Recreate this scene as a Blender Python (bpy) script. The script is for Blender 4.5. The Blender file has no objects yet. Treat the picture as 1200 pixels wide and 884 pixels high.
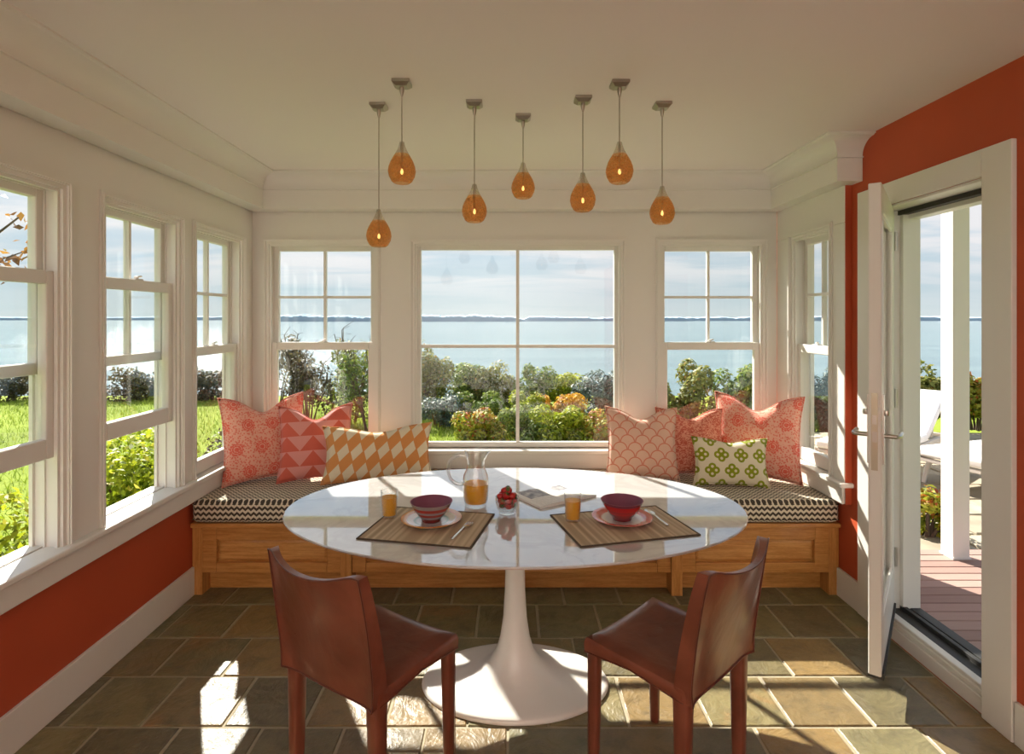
import bpy, math, random
import numpy as np
from mathutils import Vector, Matrix

# ------------------------------------------------------------------ camera, sky, sun, fill, exposure
SC = bpy.context.scene
COL = SC.collection
R = math.radians
F = 670.0            # focal length in pixels of the 1200x884 frame
VPX, VPY = 595.0, 373.5

cam_d = bpy.data.cameras.new('camera')
cam_d.sensor_width = 36.0
cam_d.sensor_fit = 'HORIZONTAL'
cam_d.lens = F / 1200.0 * 36.0
cam_d.shift_x = (600.0 - VPX) / 1200.0
cam_d.shift_y = -(442.0 - VPY) / 1200.0
cam_d.clip_start = 0.05
cam_d.clip_end = 20000
cam = bpy.data.objects.new('camera', cam_d)
COL.objects.link(cam)
cam.location = (0, 0, 1.5)
cam.rotation_euler = (R(90), 0, 0)
SC.camera = cam

SC.view_settings.view_transform = 'Standard'
SC.view_settings.look = 'None'
SC.view_settings.gamma = 1.0
SC.view_settings.exposure = 0.2
SC.view_settings.use_curve_mapping = False

SUN_DIR = Vector((0.49, -0.87, -0.77)).normalized()     # the way the light travels
SUN_STRENGTH = 12.0
SKY_STRENGTH = 0.95

sun_d = bpy.data.lights.new('sun', 'SUN')
sun_d.energy = SUN_STRENGTH
sun_d.angle = R(0.6)
sun_d.color = (1.0, 0.93, 0.83)
sun = bpy.data.objects.new('sun', sun_d)
COL.objects.link(sun)
sun.location = (-20, 30, 30)
sun.rotation_euler = SUN_DIR.to_track_quat('-Z', 'Y').to_euler()

def area_light(name, loc, target, sx, sy, energy, color):
    d = bpy.data.lights.new(name, 'AREA')
    d.shape = 'RECTANGLE'
    d.size = sx
    d.size_y = sy
    d.energy = energy
    d.color = color
    o = bpy.data.objects.new(name, d)
    COL.objects.link(o)
    o.location = loc
    o.rotation_euler = (Vector(target) - Vector(loc)).to_track_quat('-Z', 'Y').to_euler()
    return o

# two unseen fill lamps added behind the viewer to brighten the room
# turned up to the kitchen ceiling and back to its rear wall
area_light('fill_uplight', (0.0, -0.9, 1.3), (0.0, -2.6, 2.4), 2.6, 1.8, 56, (1.0, 0.93, 0.90))
area_light('fill_rear_light', (0.0, -1.2, 1.2), (0.0, -3.0, 1.2), 2.6, 1.8, 76, (1.0, 0.94, 0.88))

# ------------------------------------------------------------------ node helpers
class E:
    """a scalar socket with arithmetic"""
    def __init__(s, nt, sock): s.nt, s.s = nt, sock
    def _m(s, op, b=None, c=None, rev=False):
        n = s.nt.nodes.new('ShaderNodeMath'); n.operation = op
        a_ = [s, b] if not rev else [b, s]
        if c is not None: a_.append(c)
        for i, v in enumerate(a_):
            if v is None: continue
            if isinstance(v, E): s.nt.links.new(v.s, n.inputs[i])
            else: n.inputs[i].default_value = float(v)
        return E(s.nt, n.outputs[0])
    def __add__(s, b): return s._m('ADD', b)
    __radd__ = __add__
    def __sub__(s, b): return s._m('SUBTRACT', b)
    def __rsub__(s, b): return s._m('SUBTRACT', b, rev=True)
    def __mul__(s, b): return s._m('MULTIPLY', b)
    __rmul__ = __mul__
    def __truediv__(s, b): return s._m('DIVIDE', b)
    def fract(s): return s._m('FRACT')
    def floor(s): return s._m('FLOOR')
    def abs(s): return s._m('ABSOLUTE')
    def sqrt(s): return s._m('SQRT')
    def sin(s): return s._m('SINE')
    def lt(s, b): return s._m('LESS_THAN', b)
    def gt(s, b): return s._m('GREATER_THAN', b)
    def mn(s, b): return s._m('MINIMUM', b)
    def mx(s, b): return s._m('MAXIMUM', b)
    def mod(s, b): return s._m('FLOORED_MODULO', b)
    def pow(s, b): return s._m('POWER', b)
    def clamp(s): return s._m('MINIMUM', 1.0)._m('MAXIMUM', 0.0)
    def sstep(s, a, b):
        n = s.nt.nodes.new('ShaderNodeMapRange'); n.interpolation_type = 'SMOOTHSTEP'
        s.nt.links.new(s.s, n.inputs['Value'])
        n.inputs['From Min'].default_value = a; n.inputs['From Max'].default_value = b
        return E(s.nt, n.outputs[0])

class Mat:
    def __init__(s, name):
        s.m = bpy.data.materials.new(name); s.m.use_nodes = True
        s.nt = s.m.node_tree; s.nt.nodes.clear()
        s.out = s.nt.nodes.new('ShaderNodeOutputMaterial')
        s.p = None
    def n(s, t): return s.nt.nodes.new(t)
    def link(s, a, b): s.nt.links.new(a, b)
    def coords(s, kind='Object', scale=None):
        tc = s.n('ShaderNodeTexCoord')
        v = tc.outputs[kind]
        if scale is not None:
            mp = s.n('ShaderNodeMapping'); mp.inputs['Scale'].default_value = scale
            s.link(v, mp.inputs['Vector']); v = mp.outputs[0]
        return v
    def world(s, scale=None):
        v = s.n('ShaderNodeNewGeometry').outputs['Position']
        if scale is not None:
            mp = s.n('ShaderNodeMapping'); mp.inputs['Scale'].default_value = scale
            s.link(v, mp.inputs['Vector']); v = mp.outputs[0]
        return v
    def xyz(s, v):
        sp = s.n('ShaderNodeSeparateXYZ'); s.link(v, sp.inputs[0])
        return tuple(E(s.nt, o) for o in sp.outputs)
    def combine(s, x, y, z=0.0):
        c = s.n('ShaderNodeCombineXYZ')
        for i, q in enumerate((x, y, z)):
            if isinstance(q, E): s.link(q.s, c.inputs[i])
            else: c.inputs[i].default_value = q
        return c.outputs[0]
    def noise(s, vec, scale=5, detail=3, rough=0.55, dist=0.0):
        n = s.n('ShaderNodeTexNoise'); n.inputs['Scale'].default_value = scale
        n.inputs['Detail'].default_value = detail; n.inputs['Roughness'].default_value = rough
        n.inputs['Distortion'].default_value = dist
        s.link(vec, n.inputs['Vector']); return E(s.nt, n.outputs['Fac'])
    def voronoi(s, vec, scale=5, feature='F1', out='Distance', rnd=1.0):
        n = s.n('ShaderNodeTexVoronoi'); n.feature = feature
        n.inputs['Scale'].default_value = scale; n.inputs['Randomness'].default_value = rnd
        s.link(vec, n.inputs['Vector'])
        return E(s.nt, n.outputs[out]) if out == 'Distance' else n.outputs[out]
    def attr(s, name):
        n = s.n('ShaderNodeAttribute'); n.attribute_name = name
        return E(s.nt, n.outputs['Fac'])
    def rnd(s): return E(s.nt, s.n('ShaderNodeObjectInfo').outputs['Random'])
    def mix(s, f, a, b):
        n = s.n('ShaderNodeMix'); n.data_type = 'RGBA'
        for sock, v in ((n.inputs[0], f), (n.inputs[6], a), (n.inputs[7], b)):
            if isinstance(v, E): s.link(v.s, sock)
            elif isinstance(v, bpy.types.NodeSocket): s.link(v, sock)
            elif isinstance(v, (tuple, list)): sock.default_value = (*v[:3], 1)
            else: sock.default_value = v
        return n.outputs[2]
    def ramp(s, f, stops):
        n = s.n('ShaderNodeValToRGB'); e = n.color_ramp.elements
        while len(e) < len(stops): e.new(0.5)
        for el, (p, c) in zip(e, stops): el.position = p; el.color = (*c, 1)
        s.link(f.s, n.inputs[0]); return n.outputs[0]
    def principled(s, color=None, rough=0.5, metal=0.0, spec=0.5, coat=0.0, sheen=0.0):
        p = s.n('ShaderNodeBsdfPrincipled'); s.p = p
        if isinstance(color, (tuple, list)): p.inputs['Base Color'].default_value = (*color[:3], 1)
        elif color is not None: s.link(color, p.inputs['Base Color'])
        if isinstance(rough, E): s.link(rough.s, p.inputs['Roughness'])
        else: p.inputs['Roughness'].default_value = rough
        p.inputs['Metallic'].default_value = metal
        p.inputs['Specular IOR Level'].default_value = spec
        p.inputs['Coat Weight'].default_value = coat
        p.inputs['Coat Roughness'].default_value = 0.1
        p.inputs['Sheen Weight'].default_value = sheen
        s.link(p.outputs[0], s.out.inputs['Surface'])
        return s
    def bump(s, h, strength=0.3, dist=0.01):
        b = s.n('ShaderNodeBump'); b.inputs['Strength'].default_value = strength
        b.inputs['Distance'].default_value = dist
        s.link(h.s, b.inputs['Height']); s.link(b.outputs[0], s.p.inputs['Normal'])
        return s

def srgb(r, g, b):
    f = lambda c: ((c/255.0)/12.92 if c/255.0 <= 0.04045 else ((c/255.0+0.055)/1.055)**2.4)
    return (f(r), f(g), f(b))

M = {}
def simple(name, c, rough=0.5, metal=0.0, spec=0.5, coat=0.0, var=0.0, vscale=8, bump=0.0, bscale=60, sheen=0.0):
    m = Mat(name)
    col = c
    if var:
        nz = m.noise(m.coords('Object'), vscale, 4)
        col = m.mix(nz.sstep(0.3, 0.7), tuple(q*(1-var) for q in c), tuple(min(1, q*(1+var)) for q in c))
    m.principled(col, rough, metal, spec, coat, sheen)
    if bump: m.bump(m.noise(m.coords('Object'), bscale, 3), bump, 0.003)
    M[name] = m.m
    return m.m

# ------------------------------------------------------------------ world
def build_world():
    w = bpy.data.worlds.new('sky'); SC.world = w; w.use_nodes = True
    nt = w.node_tree; nt.nodes.clear()
    k = Mat.__new__(Mat); k.nt = nt; k.p = None
    tc = nt.nodes.new('ShaderNodeTexCoord')
    x, y, z = k.xyz(tc.outputs['Generated'])
    zc = z.mx(0.0)
    base = k.ramp(zc, [(0.0, srgb(206, 217, 219)), (0.05, srgb(188, 206, 214)), (0.16, srgb(184, 205, 220)),
                       (0.45, srgb(150, 185, 225)), (1.0, srgb(110, 155, 215))])
    inv = (zc + 0.10)
    pv = k.combine(x / inv * 0.55, y / inv * 1.25, 0.0)
    n1 = k.noise(pv, 0.85, 6, 0.55, 0.6)
    cl = n1.sstep(0.34, 0.60)
    cl = cl * (zc.sstep(0.02, 0.10) * 0.85 + 0.15) * 0.9
    white = srgb(233, 231, 232)
    c = k.mix(cl, base, white)
    # brightening of the haze round the sun
    s = -SUN_DIR
    d = (x * s.x + y * s.y + z * s.z).mx(0.0).pow(5.0) * 0.35 + 1.0
    bg = nt.nodes.new('ShaderNodeBackground')
    nt.links.new(c, bg.inputs['Color'])
    nt.links.new((d * SKY_STRENGTH).s, bg.inputs['Strength'])
    out = nt.nodes.new('ShaderNodeOutputWorld')
    nt.links.new(bg.outputs[0], out.inputs['Surface'])
build_world()

# ------------------------------------------------------------------ materials
simple('cream_paint', (0.74, 0.72, 0.665), 0.38, spec=0.4, bump=0.04, bscale=25)
simple('ceiling_paint', (0.78, 0.722, 0.69), 0.75, spec=0.2)
simple('red_paint', srgb(184, 80, 47), 0.55, spec=0.35, var=0.03, vscale=3)
simple('dark_rubber', (0.03, 0.028, 0.026), 0.6)
simple('nickel', (0.55, 0.53, 0.49), 0.28, metal=1.0)
simple('canopy_metal', (0.42, 0.39, 0.33), 0.35, metal=1.0)
simple('steel', (0.75, 0.74, 0.72), 0.16, metal=1.0)
simple('cord', (0.30, 0.25, 0.19), 0.6)
simple('lacquer', (0.80, 0.775, 0.72), 0.28, spec=0.5, coat=0.3)
simple('edge_reflection', (0.62, 0.52, 0.46), 0.35)  # brownish reflection on the tabletop edge, put into a colour
simple('exterior_white', (0.80, 0.79, 0.76), 0.5)
simple('lounger_fabric', (0.84, 0.81, 0.79), 0.8, var=0.03)
simple('lounger_frame', (0.55, 0.50, 0.45), 0.5)
simple('siding', (0.35, 0.31, 0.26), 0.8, var=0.2)
simple('bark', (0.10, 0.07, 0.05), 0.9, var=0.3)
simple('plum_glaze', srgb(138, 86, 108), 0.35, spec=0.15)
simple('paper', (0.80, 0.79, 0.76), 0.6)
simple('berry_leaf', (0.06, 0.13, 0.03), 0.6)
simple('brass_dim', (0.5, 0.45, 0.35), 0.35, metal=1.0)

def build_materials():
    # oak
    for nm, c0, c1, rot in (('oak', srgb(176, 116, 56), srgb(204, 146, 80), 0), ('oak_panel', srgb(184, 124, 62), srgb(214, 158, 92), 0),
                       ('oak_upright', srgb(176, 116, 56), srgb(204, 146, 80), 1)):
        m = Mat(nm)
        v = m.coords('Object', (2.2, 30, 30) if not rot else (30, 30, 2.2))
        n = m.noise(v, 2.2, 6, 0.6, 0.5)
        n2 = m.noise(m.coords('Object', (14, 60, 60) if not rot else (60, 60, 14)), 3.0, 3, 0.5)
        f = (n * 0.75 + n2 * 0.25).sstep(0.34, 0.66)
        m.principled(m.mix(f, c0, c1), 0.38, spec=0.45, coat=0.12)
        m.bump(n2, 0.05, 0.002); M[nm] = m.m
    # slate floor
    m = Mat('slate')
    r = m.rnd()
    wv = m.world()
    n = m.noise(wv, 3.2, 6, 0.62, 0.8)
    n2 = m.noise(wv, 11, 5, 0.65, 0.3)
    base = m.ramp(r, [(0.0, srgb(106, 97, 70)), (0.22, srgb(128, 117, 80)), (0.42, srgb(114, 111, 84)), (0.58, srgb(136, 123, 82)),
                      (0.74, srgb(100, 94, 72)), (0.90, srgb(142, 116, 72)), (1.0, srgb(120, 112, 84))])
    rust = m.mix(0.65, base, srgb(158, 104, 52))
    r2 = (r * 7.31).fract()
    c = m.mix(n.sstep(0.50, 0.72) * r2.sstep(0.5, 1.0) * 0.8, base, rust)
    c = m.mix(n2.sstep(0.42, 0.72) * 0.45, c, srgb(72, 66, 52))
    m.principled(c, n2 * 0.22 + 0.30, spec=0.42)
    cleft = m.noise(wv, 6, 6, 0.55, 1.6) * 0.8 + m.noise(wv, 38, 3, 0.5) * 0.2
    m.bump(cleft, 0.85, 0.018); M['slate'] = m.m
    m = Mat('grout'); nz = m.noise(m.world(), 60, 3)
    m.principled(m.mix(nz, srgb(150, 140, 116), srgb(174, 164, 138)), 0.9); M['grout'] = m.m
    # marble
    m = Mat('marble'); v = m.coords('Object')
    d = m.noise(v, 2.4, 6, 0.6, 1.2)
    vein = ((d - 0.5).abs() * 9.0).clamp()
    d2 = m.noise(v, 5, 5, 0.6, 0.6)
    c = m.mix(vein.sstep(0.0, 0.6), srgb(190, 190, 189), srgb(200, 200, 199))
    c = m.mix(d2.sstep(0.45, 0.75) * 0.25, c, srgb(176, 176, 176))
    m.principled(c, 0.05, spec=0.9, coat=1.0); m.p.inputs['Coat Roughness'].default_value = 0.015; m.p.inputs['Coat IOR'].default_value = 1.7
    M['marble'] = m.m
    # leather
    m = Mat('leather'); v = m.coords('Object')
    n = m.noise(v, 7, 4, 0.55, 0.4)
    n2 = m.noise(v, 180, 3, 0.5)
    m.principled(m.mix(n.sstep(0.3, 0.75), srgb(112, 59, 42), srgb(134, 75, 55)), n * 0.08 + 0.25, spec=0.55, coat=0.2)
    wr_ = m.noise(m.coords('Object', (1.0, 1.0, 0.55)), 9, 3, 0.5, 0.8)
    m.bump(wr_ * 0.9 + n2 * 0.03, 0.20, 0.02); M['leather'] = m.m
    simple('leather_edge', srgb(98, 52, 39), 0.4)
    # window glass: thin, clear, a little reflection
    def thin_glass(name, tint, fac, rough=0.0, pw=5.0, rim=None):
        m = Mat(name)
        t = m.n('ShaderNodeBsdfTransparent'); t.inputs[0].default_value = (*tint, 1)
        g = m.n('ShaderNodeBsdfGlossy'); g.inputs['Roughness'].default_value = rough
        g.inputs['Color'].default_value = (1, 1, 1, 1)
        gm = m.n('ShaderNodeNewGeometry'); dt = m.n('ShaderNodeVectorMath'); dt.operation = 'DOT_PRODUCT'
        m.link(gm.outputs['Incoming'], dt.inputs[0]); m.link(gm.outputs['Normal'], dt.inputs[1])
        fr = (1.0 - E(m.nt, dt.outputs['Value']).abs()).clamp().pow(pw) * (1.0 - fac) + fac
        if rim:
            fc = (1.0 - E(m.nt, dt.outputs['Value']).abs()).clamp().pow(3.0)
            m.link(m.mix(fc, tint, rim), t.inputs[0])
        mx = m.n('ShaderNodeMixShader')
        m.link(fr.s, mx.inputs[0]); m.link(t.outputs[0], mx.inputs[1]); m.link(g.outputs[0], mx.inputs[2])
        m.link(mx.outputs[0], m.out.inputs['Surface']); M[name] = m.m
    thin_glass('pane_glass', (0.975, 0.985, 0.98), 0.03)
    thin_glass('clear_glass', (0.97, 0.975, 0.97), 0.07, 0.02, 3.0, (0.60, 0.62, 0.62))
    thin_glass('thick_glass', (0.86, 0.88, 0.88), 0.22, 0.05, 2.0, (0.55, 0.57, 0.57))
    # amber glass shade
    m = Mat('amber_glass')
    t = m.n('ShaderNodeBsdfTransparent'); t.inputs[0].default_value = (0.95, 0.69, 0.41, 1)
    tl = m.n('ShaderNodeBsdfTranslucent'); tl.inputs[0].default_value = (0.82, 0.42, 0.16, 1)
    df = m.n('ShaderNodeBsdfPrincipled'); df.inputs['Base Color'].default_value = (0.62, 0.26, 0.07, 1); df.inputs['Roughness'].default_value = 0.12
    a = m.n('ShaderNodeMixShader'); b = m.n('ShaderNodeMixShader')
    v = m.coords('Object'); crack = m.voronoi(v, 90, 'DISTANCE_TO_EDGE')
    f = 0.32 - crack.sstep(0.0, 0.12) * 0.2
    m.link(f.s, a.inputs[0]); m.link(t.outputs[0], a.inputs[1]); m.link(tl.outputs[0], a.inputs[2])
    b.inputs[0].default_value = 0.28
    m.link(a.outputs[0], b.inputs[1]); m.link(df.outputs[0], b.inputs[2]); m.link(b.outputs[0], m.out.inputs['Surface'])
    M['amber_glass'] = m.m
    m = Mat('bulb_glow'); e = m.n('ShaderNodeEmission'); e.inputs[0].default_value = (1.0, 0.66, 0.28, 1); e.inputs[1].default_value = 3.5
    m.link(e.outputs[0], m.out.inputs['Surface']); M['bulb_glow'] = m.m
    # juice
    m = Mat('juice'); m.principled((1.0, 0.60, 0.06), 0.15, spec=0.4)
    t = m.n('ShaderNodeBsdfTranslucent'); t.inputs[0].default_value = (1.0, 0.66, 0.07, 1)
    x = m.n('ShaderNodeMixShader'); x.inputs[0].default_value = 0.55
    m.link(m.p.outputs[0], x.inputs[1]); m.link(t.outputs[0], x.inputs[2]); m.link(x.outputs[0], m.out.inputs['Surface'])
    M['juice'] = m.m
    m = Mat('frosted_glass')
    t = m.n('ShaderNodeBsdfTransparent'); t.inputs[0].default_value = (.92, .90, .86, 1)
    d = m.n('ShaderNodeBsdfTranslucent'); d.inputs[0].default_value = (.8, .76, .70, 1); g = m.n('ShaderNodeBsdfGlossy'); g.inputs['Roughness'].default_value = .15
    x = m.n('ShaderNodeMixShader'); x.inputs[0].default_value = .3; y = m.n('ShaderNodeMixShader'); y.inputs[0].default_value = .12
    m.link(t.outputs[0], x.inputs[1]); m.link(d.outputs[0], x.inputs[2]); m.link(x.outputs[0], y.inputs[1]); m.link(g.outputs[0], y.inputs[2])
    m.link(y.outputs[0], m.out.inputs['Surface']); M['frosted_glass'] = m.m
    # bench cushion zigzag
    m = Mat('zigzag'); x, y, z = m.xyz(m.coords('Object'))
    tri = ((x / 0.030).fract() - 0.5).abs() * 2.0
    q = (y * -1.0 + z + tri * 0.013 + 5.0) / 0.030
    st = q.fract().lt(0.50)
    wv = m.noise(m.coords('Object'), 160, 2)
    c = m.mix(st, srgb(76, 66, 56), srgb(218, 206, 182))
    m.principled(c, 0.9, spec=0.15, sheen=0.1); m.bump(wv, 0.2, 0.002); M['zigzag'] = m.m
    # pillow prints (object coords: x across, z up)
    fab = lambda mm, c: (mm.principled(c, 0.9, spec=0.12, sheen=0.15), mm.bump(mm.noise(mm.coords('Object'), 16, 4, 0.6), 0.35, 0.012))
    def medal(nm):
        m = Mat(nm); x, y, z = m.xyz(m.coords('Object'))
        s = 0.135
        row = (z / s).floor(); u = (x / s + row * 0.5 + 0.25).fract() - 0.5; w = (z / s).fract() - 0.5
        d = (u * u + w * w).sqrt()
        ang = m.n('ShaderNodeMath'); ang.operation = 'ARCTAN2'; m.link(w.s, ang.inputs[0]); m.link(u.s, ang.inputs[1])
        pet = (E(m.nt, ang.outputs[0]) * 12.0).sin() * 0.025
        ring = (d + pet).lt(0.26) * (1.0 - d.gt(0.09) * d.lt(0.13)) * (1 - d.gt(0.18) * d.lt(0.205))
        sp = m.voronoi(m.coords('Object'), 85)
        bgc = m.mix(sp.sstep(0.3, 0.5), srgb(220, 114, 96), srgb(228, 168, 148))
        fab(m, m.mix(ring * 0.85, bgc, srgb(222, 92, 74))); M[nm] = m.m
    medal('print_medallion')
    m = Mat('print_triangle'); x, y, z = m.xyz(m.coords('Object'))
    s = 0.088
    w = (z / s).fract(); u = ((x / 0.15 + (z / s).floor() * 0.0 + 0.1).fract() - 0.5).abs() * 2.0
    inside = u.lt(w)
    fab(m, m.mix(inside, srgb(208, 102, 84), srgb(220, 150, 142))); M['print_triangle'] = m.m
    m = Mat('print_diamond'); x, y, z = m.xyz(m.coords('Object'))
    pv = 0.118; pu = 0.078
    row = (z / pv * 2.0).floor()
    sl = x - z * 0.40
    a_ = ((sl / pu).fract() - 0.5).abs() * 2.0
    b_ = ((z / pv).fract() - 0.5).abs() * 2.0
    in1 = (a_ + b_).lt(0.90)
    fab(m, m.mix(in1, srgb(216, 150, 88), srgb(228, 216, 188))); M['print_diamond'] = m.m
    m = Mat('print_scale'); x, y, z = m.xyz(m.coords('Object'))
    s = 0.088; h = 0.044
    line = None
    row = (z / h).floor()
    # scallops: arcs of circles centred on two staggered rows
    def arc(k):
        rr = row - k
        cx = (x / s + rr * 0.5).fract() - 0.5
        dz = z / s - rr * (h / s)
        return (cx * cx + dz * dz).sqrt()
    d0 = arc(0.0); d1 = arc(1.0)
    first = d0.lt(0.5)
    dd = first * d0 + (1.0 - first) * d1
    line = (dd - 0.46).abs().lt(0.035)
    fab(m, m.mix(line, srgb(226, 186, 164), srgb(214, 128, 106))); M['print_scale'] = m.m
    m = Mat('print_leaf'); v = m.coords('Object', (1.0, 1.0, 1.6))
    n = m.noise(v, 58, 3, 0.5, 1.5)
    fab(m, m.mix(n.sstep(0.47, 0.53), srgb(204, 100, 80), srgb(232, 164, 140))); M['print_leaf'] = m.m
    m = Mat('print_clover'); x, y, z = m.xyz(m.coords('Object'))
    s = 0.108
    row = (z / (s * 0.82) + 0.5).floor()
    u = ((x / s + row * 0.5 + 0.02).fract() - 0.5) * s
    w = ((z / (s * 0.82) + 0.5).fract() - 0.5) * (s * 0.82)
    def cir(cx, cz): return ((u - cx) * (u - cx) + (w - cz) * (w - cz)).sqrt()
    o = 0.0205
    dmin = cir(o, 0).mn(cir(-o, 0)).mn(cir(0, o)).mn(cir(0, -o))
    ring = (dmin - 0.0140).abs().lt(0.0062)
    cen = (u * u + w * w).sqrt().lt(0.007)
    fab(m, m.mix(ring.mx(cen), srgb(222, 212, 184), srgb(138, 146, 34))); M['print_clover'] = m.m
    # placemat
    m = Mat('placemat'); x, y, z = m.xyz(m.coords('Object'))
    st = m.noise(m.combine(x, 0.0, 0.0), 15, 1, 0.5)
    wv = ((x * 900.0).sin() * (y * 900.0).sin()) * 0.5 + 0.5
    c = m.ramp(st, [(0.34, srgb(158, 140, 118)), (0.43, srgb(206, 190, 164)), (0.50, srgb(176, 158, 134)), (0.57, srgb(214, 198, 172)), (0.68, srgb(164, 146, 122))])
    m.principled(c, 0.85, spec=0.2); m.bump(wv, 0.15, 0.001); M['placemat'] = m.m
    simple('mat_binding', srgb(82, 68, 54), 0.85)
    # striped bowls
    def bowl(nm, stops):
        m = Mat(nm); x, y, z = m.xyz(m.coords('Object'))
        n = m.n('ShaderNodeValToRGB'); n.color_ramp.interpolation = 'CONSTANT'
        e = n.color_ramp.elements
        while len(e) < len(stops): e.new(0.5)
        for el, (p, c) in zip(e, stops): el.position = p; el.color = (*c, 1)
        m.link((z / 0.072).s, n.inputs[0])
        m.principled(n.outputs[0], 0.15, spec=0.55, coat=0.4); M[nm] = m.m
    gry = srgb(140, 136, 140); rd = srgb(150, 44, 36); pl = srgb(110, 60, 76)
    bowl('bowl_grey_red', [(0.0, srgb(120, 36, 34)), (0.20, gry), (0.34, rd), (0.50, gry), (0.62, rd), (0.80, gry)])
    rd2 = srgb(178, 34, 36); rd3 = srgb(146, 32, 36)
    bowl('bowl_red', [(0.0, srgb(120, 32, 40)), (0.2, rd3), (0.36, rd2), (0.50, rd3), (0.56, rd2), (0.84, pl)])
    def plate(nm, stops):
        m = Mat(nm); x, y, z = m.xyz(m.coords('Object'))
        d = (x * x + y * y).sqrt() / 0.12
        n = m.noise(m.coords('Object'), 30, 2)
        m.principled(m.ramp(d + (n - 0.5) * 0.04, stops), 0.15, spec=0.55, coat=0.4); M[nm] = m.m
    wh = srgb(226, 222, 214)
    plate('plate_orange', [(0.0, wh), (0.42, srgb(200, 205, 205)), (0.52, srgb(120, 168, 158)), (0.58, wh), (0.74, wh), (0.78, srgb(214, 140, 40)), (0.94, srgb(222, 150, 50)), (0.97, wh)])
    plate('plate_red', [(0.0, wh), (0.48, srgb(206, 204, 208)), (0.62, wh), (0.68, srgb(200, 70, 52)), (0.9, srgb(206, 84, 66)), (0.96, srgb(214, 150, 138))])
    m = Mat('strawberry'); v = m.coords('Object'); s_ = m.voronoi(v, 230)
    m.principled(m.mix(s_.sstep(0.05, 0.3), srgb(196, 110, 60), srgb(170, 22, 26)), 0.3, spec=0.5)
    m.bump(s_, 0.4, 0.002); M['strawberry'] = m.m
    # printed page (grey photograph on a white sheet)
    m = Mat('printed_page'); x, y, z = m.xyz(m.coords('Object'))
    ph = (x.gt(-0.125) * x.lt(-0.022) * y.gt(-0.005) * y.lt(0.105)).mx(x.gt(0.03) * x.lt(0.10) * y.gt(0.02) * y.lt(0.09))
    n = m.noise(m.coords('Object'), 28, 4)
    pic = m.ramp(n, [(0.3, srgb(90, 92, 100)), (0.5, srgb(150, 148, 150)), (0.7, srgb(206, 204, 200))])
    lines = (y / 0.008).fract().lt(0.35) * m.noise(m.coords('Object'), 90, 1).gt(0.42) * x.abs().gt(0.012) * x.abs().lt(0.135) * y.lt(-0.012)
    c = m.mix(lines * 0.35, srgb(228, 225, 218), srgb(130, 128, 126))
    m.principled(m.mix(ph, c, pic), 0.5); M['printed_page'] = m.m
    # foliage
    def leafm(nm, stops, tr=0.35):
        m = Mat(nm)
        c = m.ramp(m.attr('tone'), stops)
        p = m.n('ShaderNodeBsdfPrincipled'); m.link(c, p.inputs['Base Color']); p.inputs['Roughness'].default_value = 0.55
        p.inputs['Specular IOR Level'].default_value = 0.35
        t = m.n('ShaderNodeBsdfTranslucent'); m.link(c, t.inputs[0])
        x = m.n('ShaderNodeMixShader'); x.inputs[0].default_value = tr
        m.link(p.outputs[0], x.inputs[1]); m.link(t.outputs[0], x.inputs[2]); m.link(x.outputs[0], m.out.inputs['Surface'])
        M[nm] = m.m
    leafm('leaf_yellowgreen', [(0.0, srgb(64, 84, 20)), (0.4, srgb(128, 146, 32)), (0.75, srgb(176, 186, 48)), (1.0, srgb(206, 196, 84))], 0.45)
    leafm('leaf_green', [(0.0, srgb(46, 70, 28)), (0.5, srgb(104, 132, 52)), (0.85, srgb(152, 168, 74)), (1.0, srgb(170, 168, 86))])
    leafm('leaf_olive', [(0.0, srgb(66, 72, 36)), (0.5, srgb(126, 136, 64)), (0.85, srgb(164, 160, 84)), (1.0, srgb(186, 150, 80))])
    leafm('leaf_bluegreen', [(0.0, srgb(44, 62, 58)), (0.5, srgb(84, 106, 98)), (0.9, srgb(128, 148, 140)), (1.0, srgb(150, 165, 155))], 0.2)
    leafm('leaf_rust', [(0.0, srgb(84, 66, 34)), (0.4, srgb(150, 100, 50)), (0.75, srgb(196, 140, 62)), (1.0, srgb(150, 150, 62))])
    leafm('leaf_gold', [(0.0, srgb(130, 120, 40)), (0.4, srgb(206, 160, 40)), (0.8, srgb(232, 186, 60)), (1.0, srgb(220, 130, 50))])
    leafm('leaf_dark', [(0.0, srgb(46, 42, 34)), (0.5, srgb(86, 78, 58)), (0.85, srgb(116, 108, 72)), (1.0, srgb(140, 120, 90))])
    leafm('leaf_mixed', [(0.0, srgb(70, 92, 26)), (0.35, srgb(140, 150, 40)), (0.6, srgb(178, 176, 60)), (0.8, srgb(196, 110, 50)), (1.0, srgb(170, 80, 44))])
    leafm('grass_blade', [(0.0, srgb(104, 128, 34)), (0.5, srgb(138, 160, 50)), (1.0, srgb(176, 186, 84))], 0.3)
    m = Mat('lawn'); wv = m.world(); n = m.noise(wv, 0.5, 5, 0.6); n2 = m.noise(wv, 30, 3, 0.7)
    c = m.mix(n.sstep(0.3, 0.7), srgb(122, 142, 44), srgb(156, 172, 66)); c = m.mix(n2.sstep(0.35, 0.75) * 0.5, c, srgb(84, 104, 28))
    m.principled(c, 0.9, spec=0.1); m.bump(n2, 0.6, 0.04); M['lawn'] = m.m
    # sea
    m = Mat('sea_water'); wv = m.world((1.0, 1.0, 1.0))
    n = m.noise(m.world((0.35, 0.9, 1)), 0.9, 6, 0.65, 0.4)
    n2 = m.noise(m.world((0.02, 0.1, 1)), 1.0, 3, 0.5)
    m.principled(m.mix(n2.sstep(0.3, 0.7), srgb(104, 128, 134), srgb(122, 146, 148)), 0.10, spec=0.2)
    m.bump(n, 0.7, 0.5); M['sea_water'] = m.m
    m = Mat('hazed_trees'); n = m.noise(m.world(), 0.03, 4)
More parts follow.
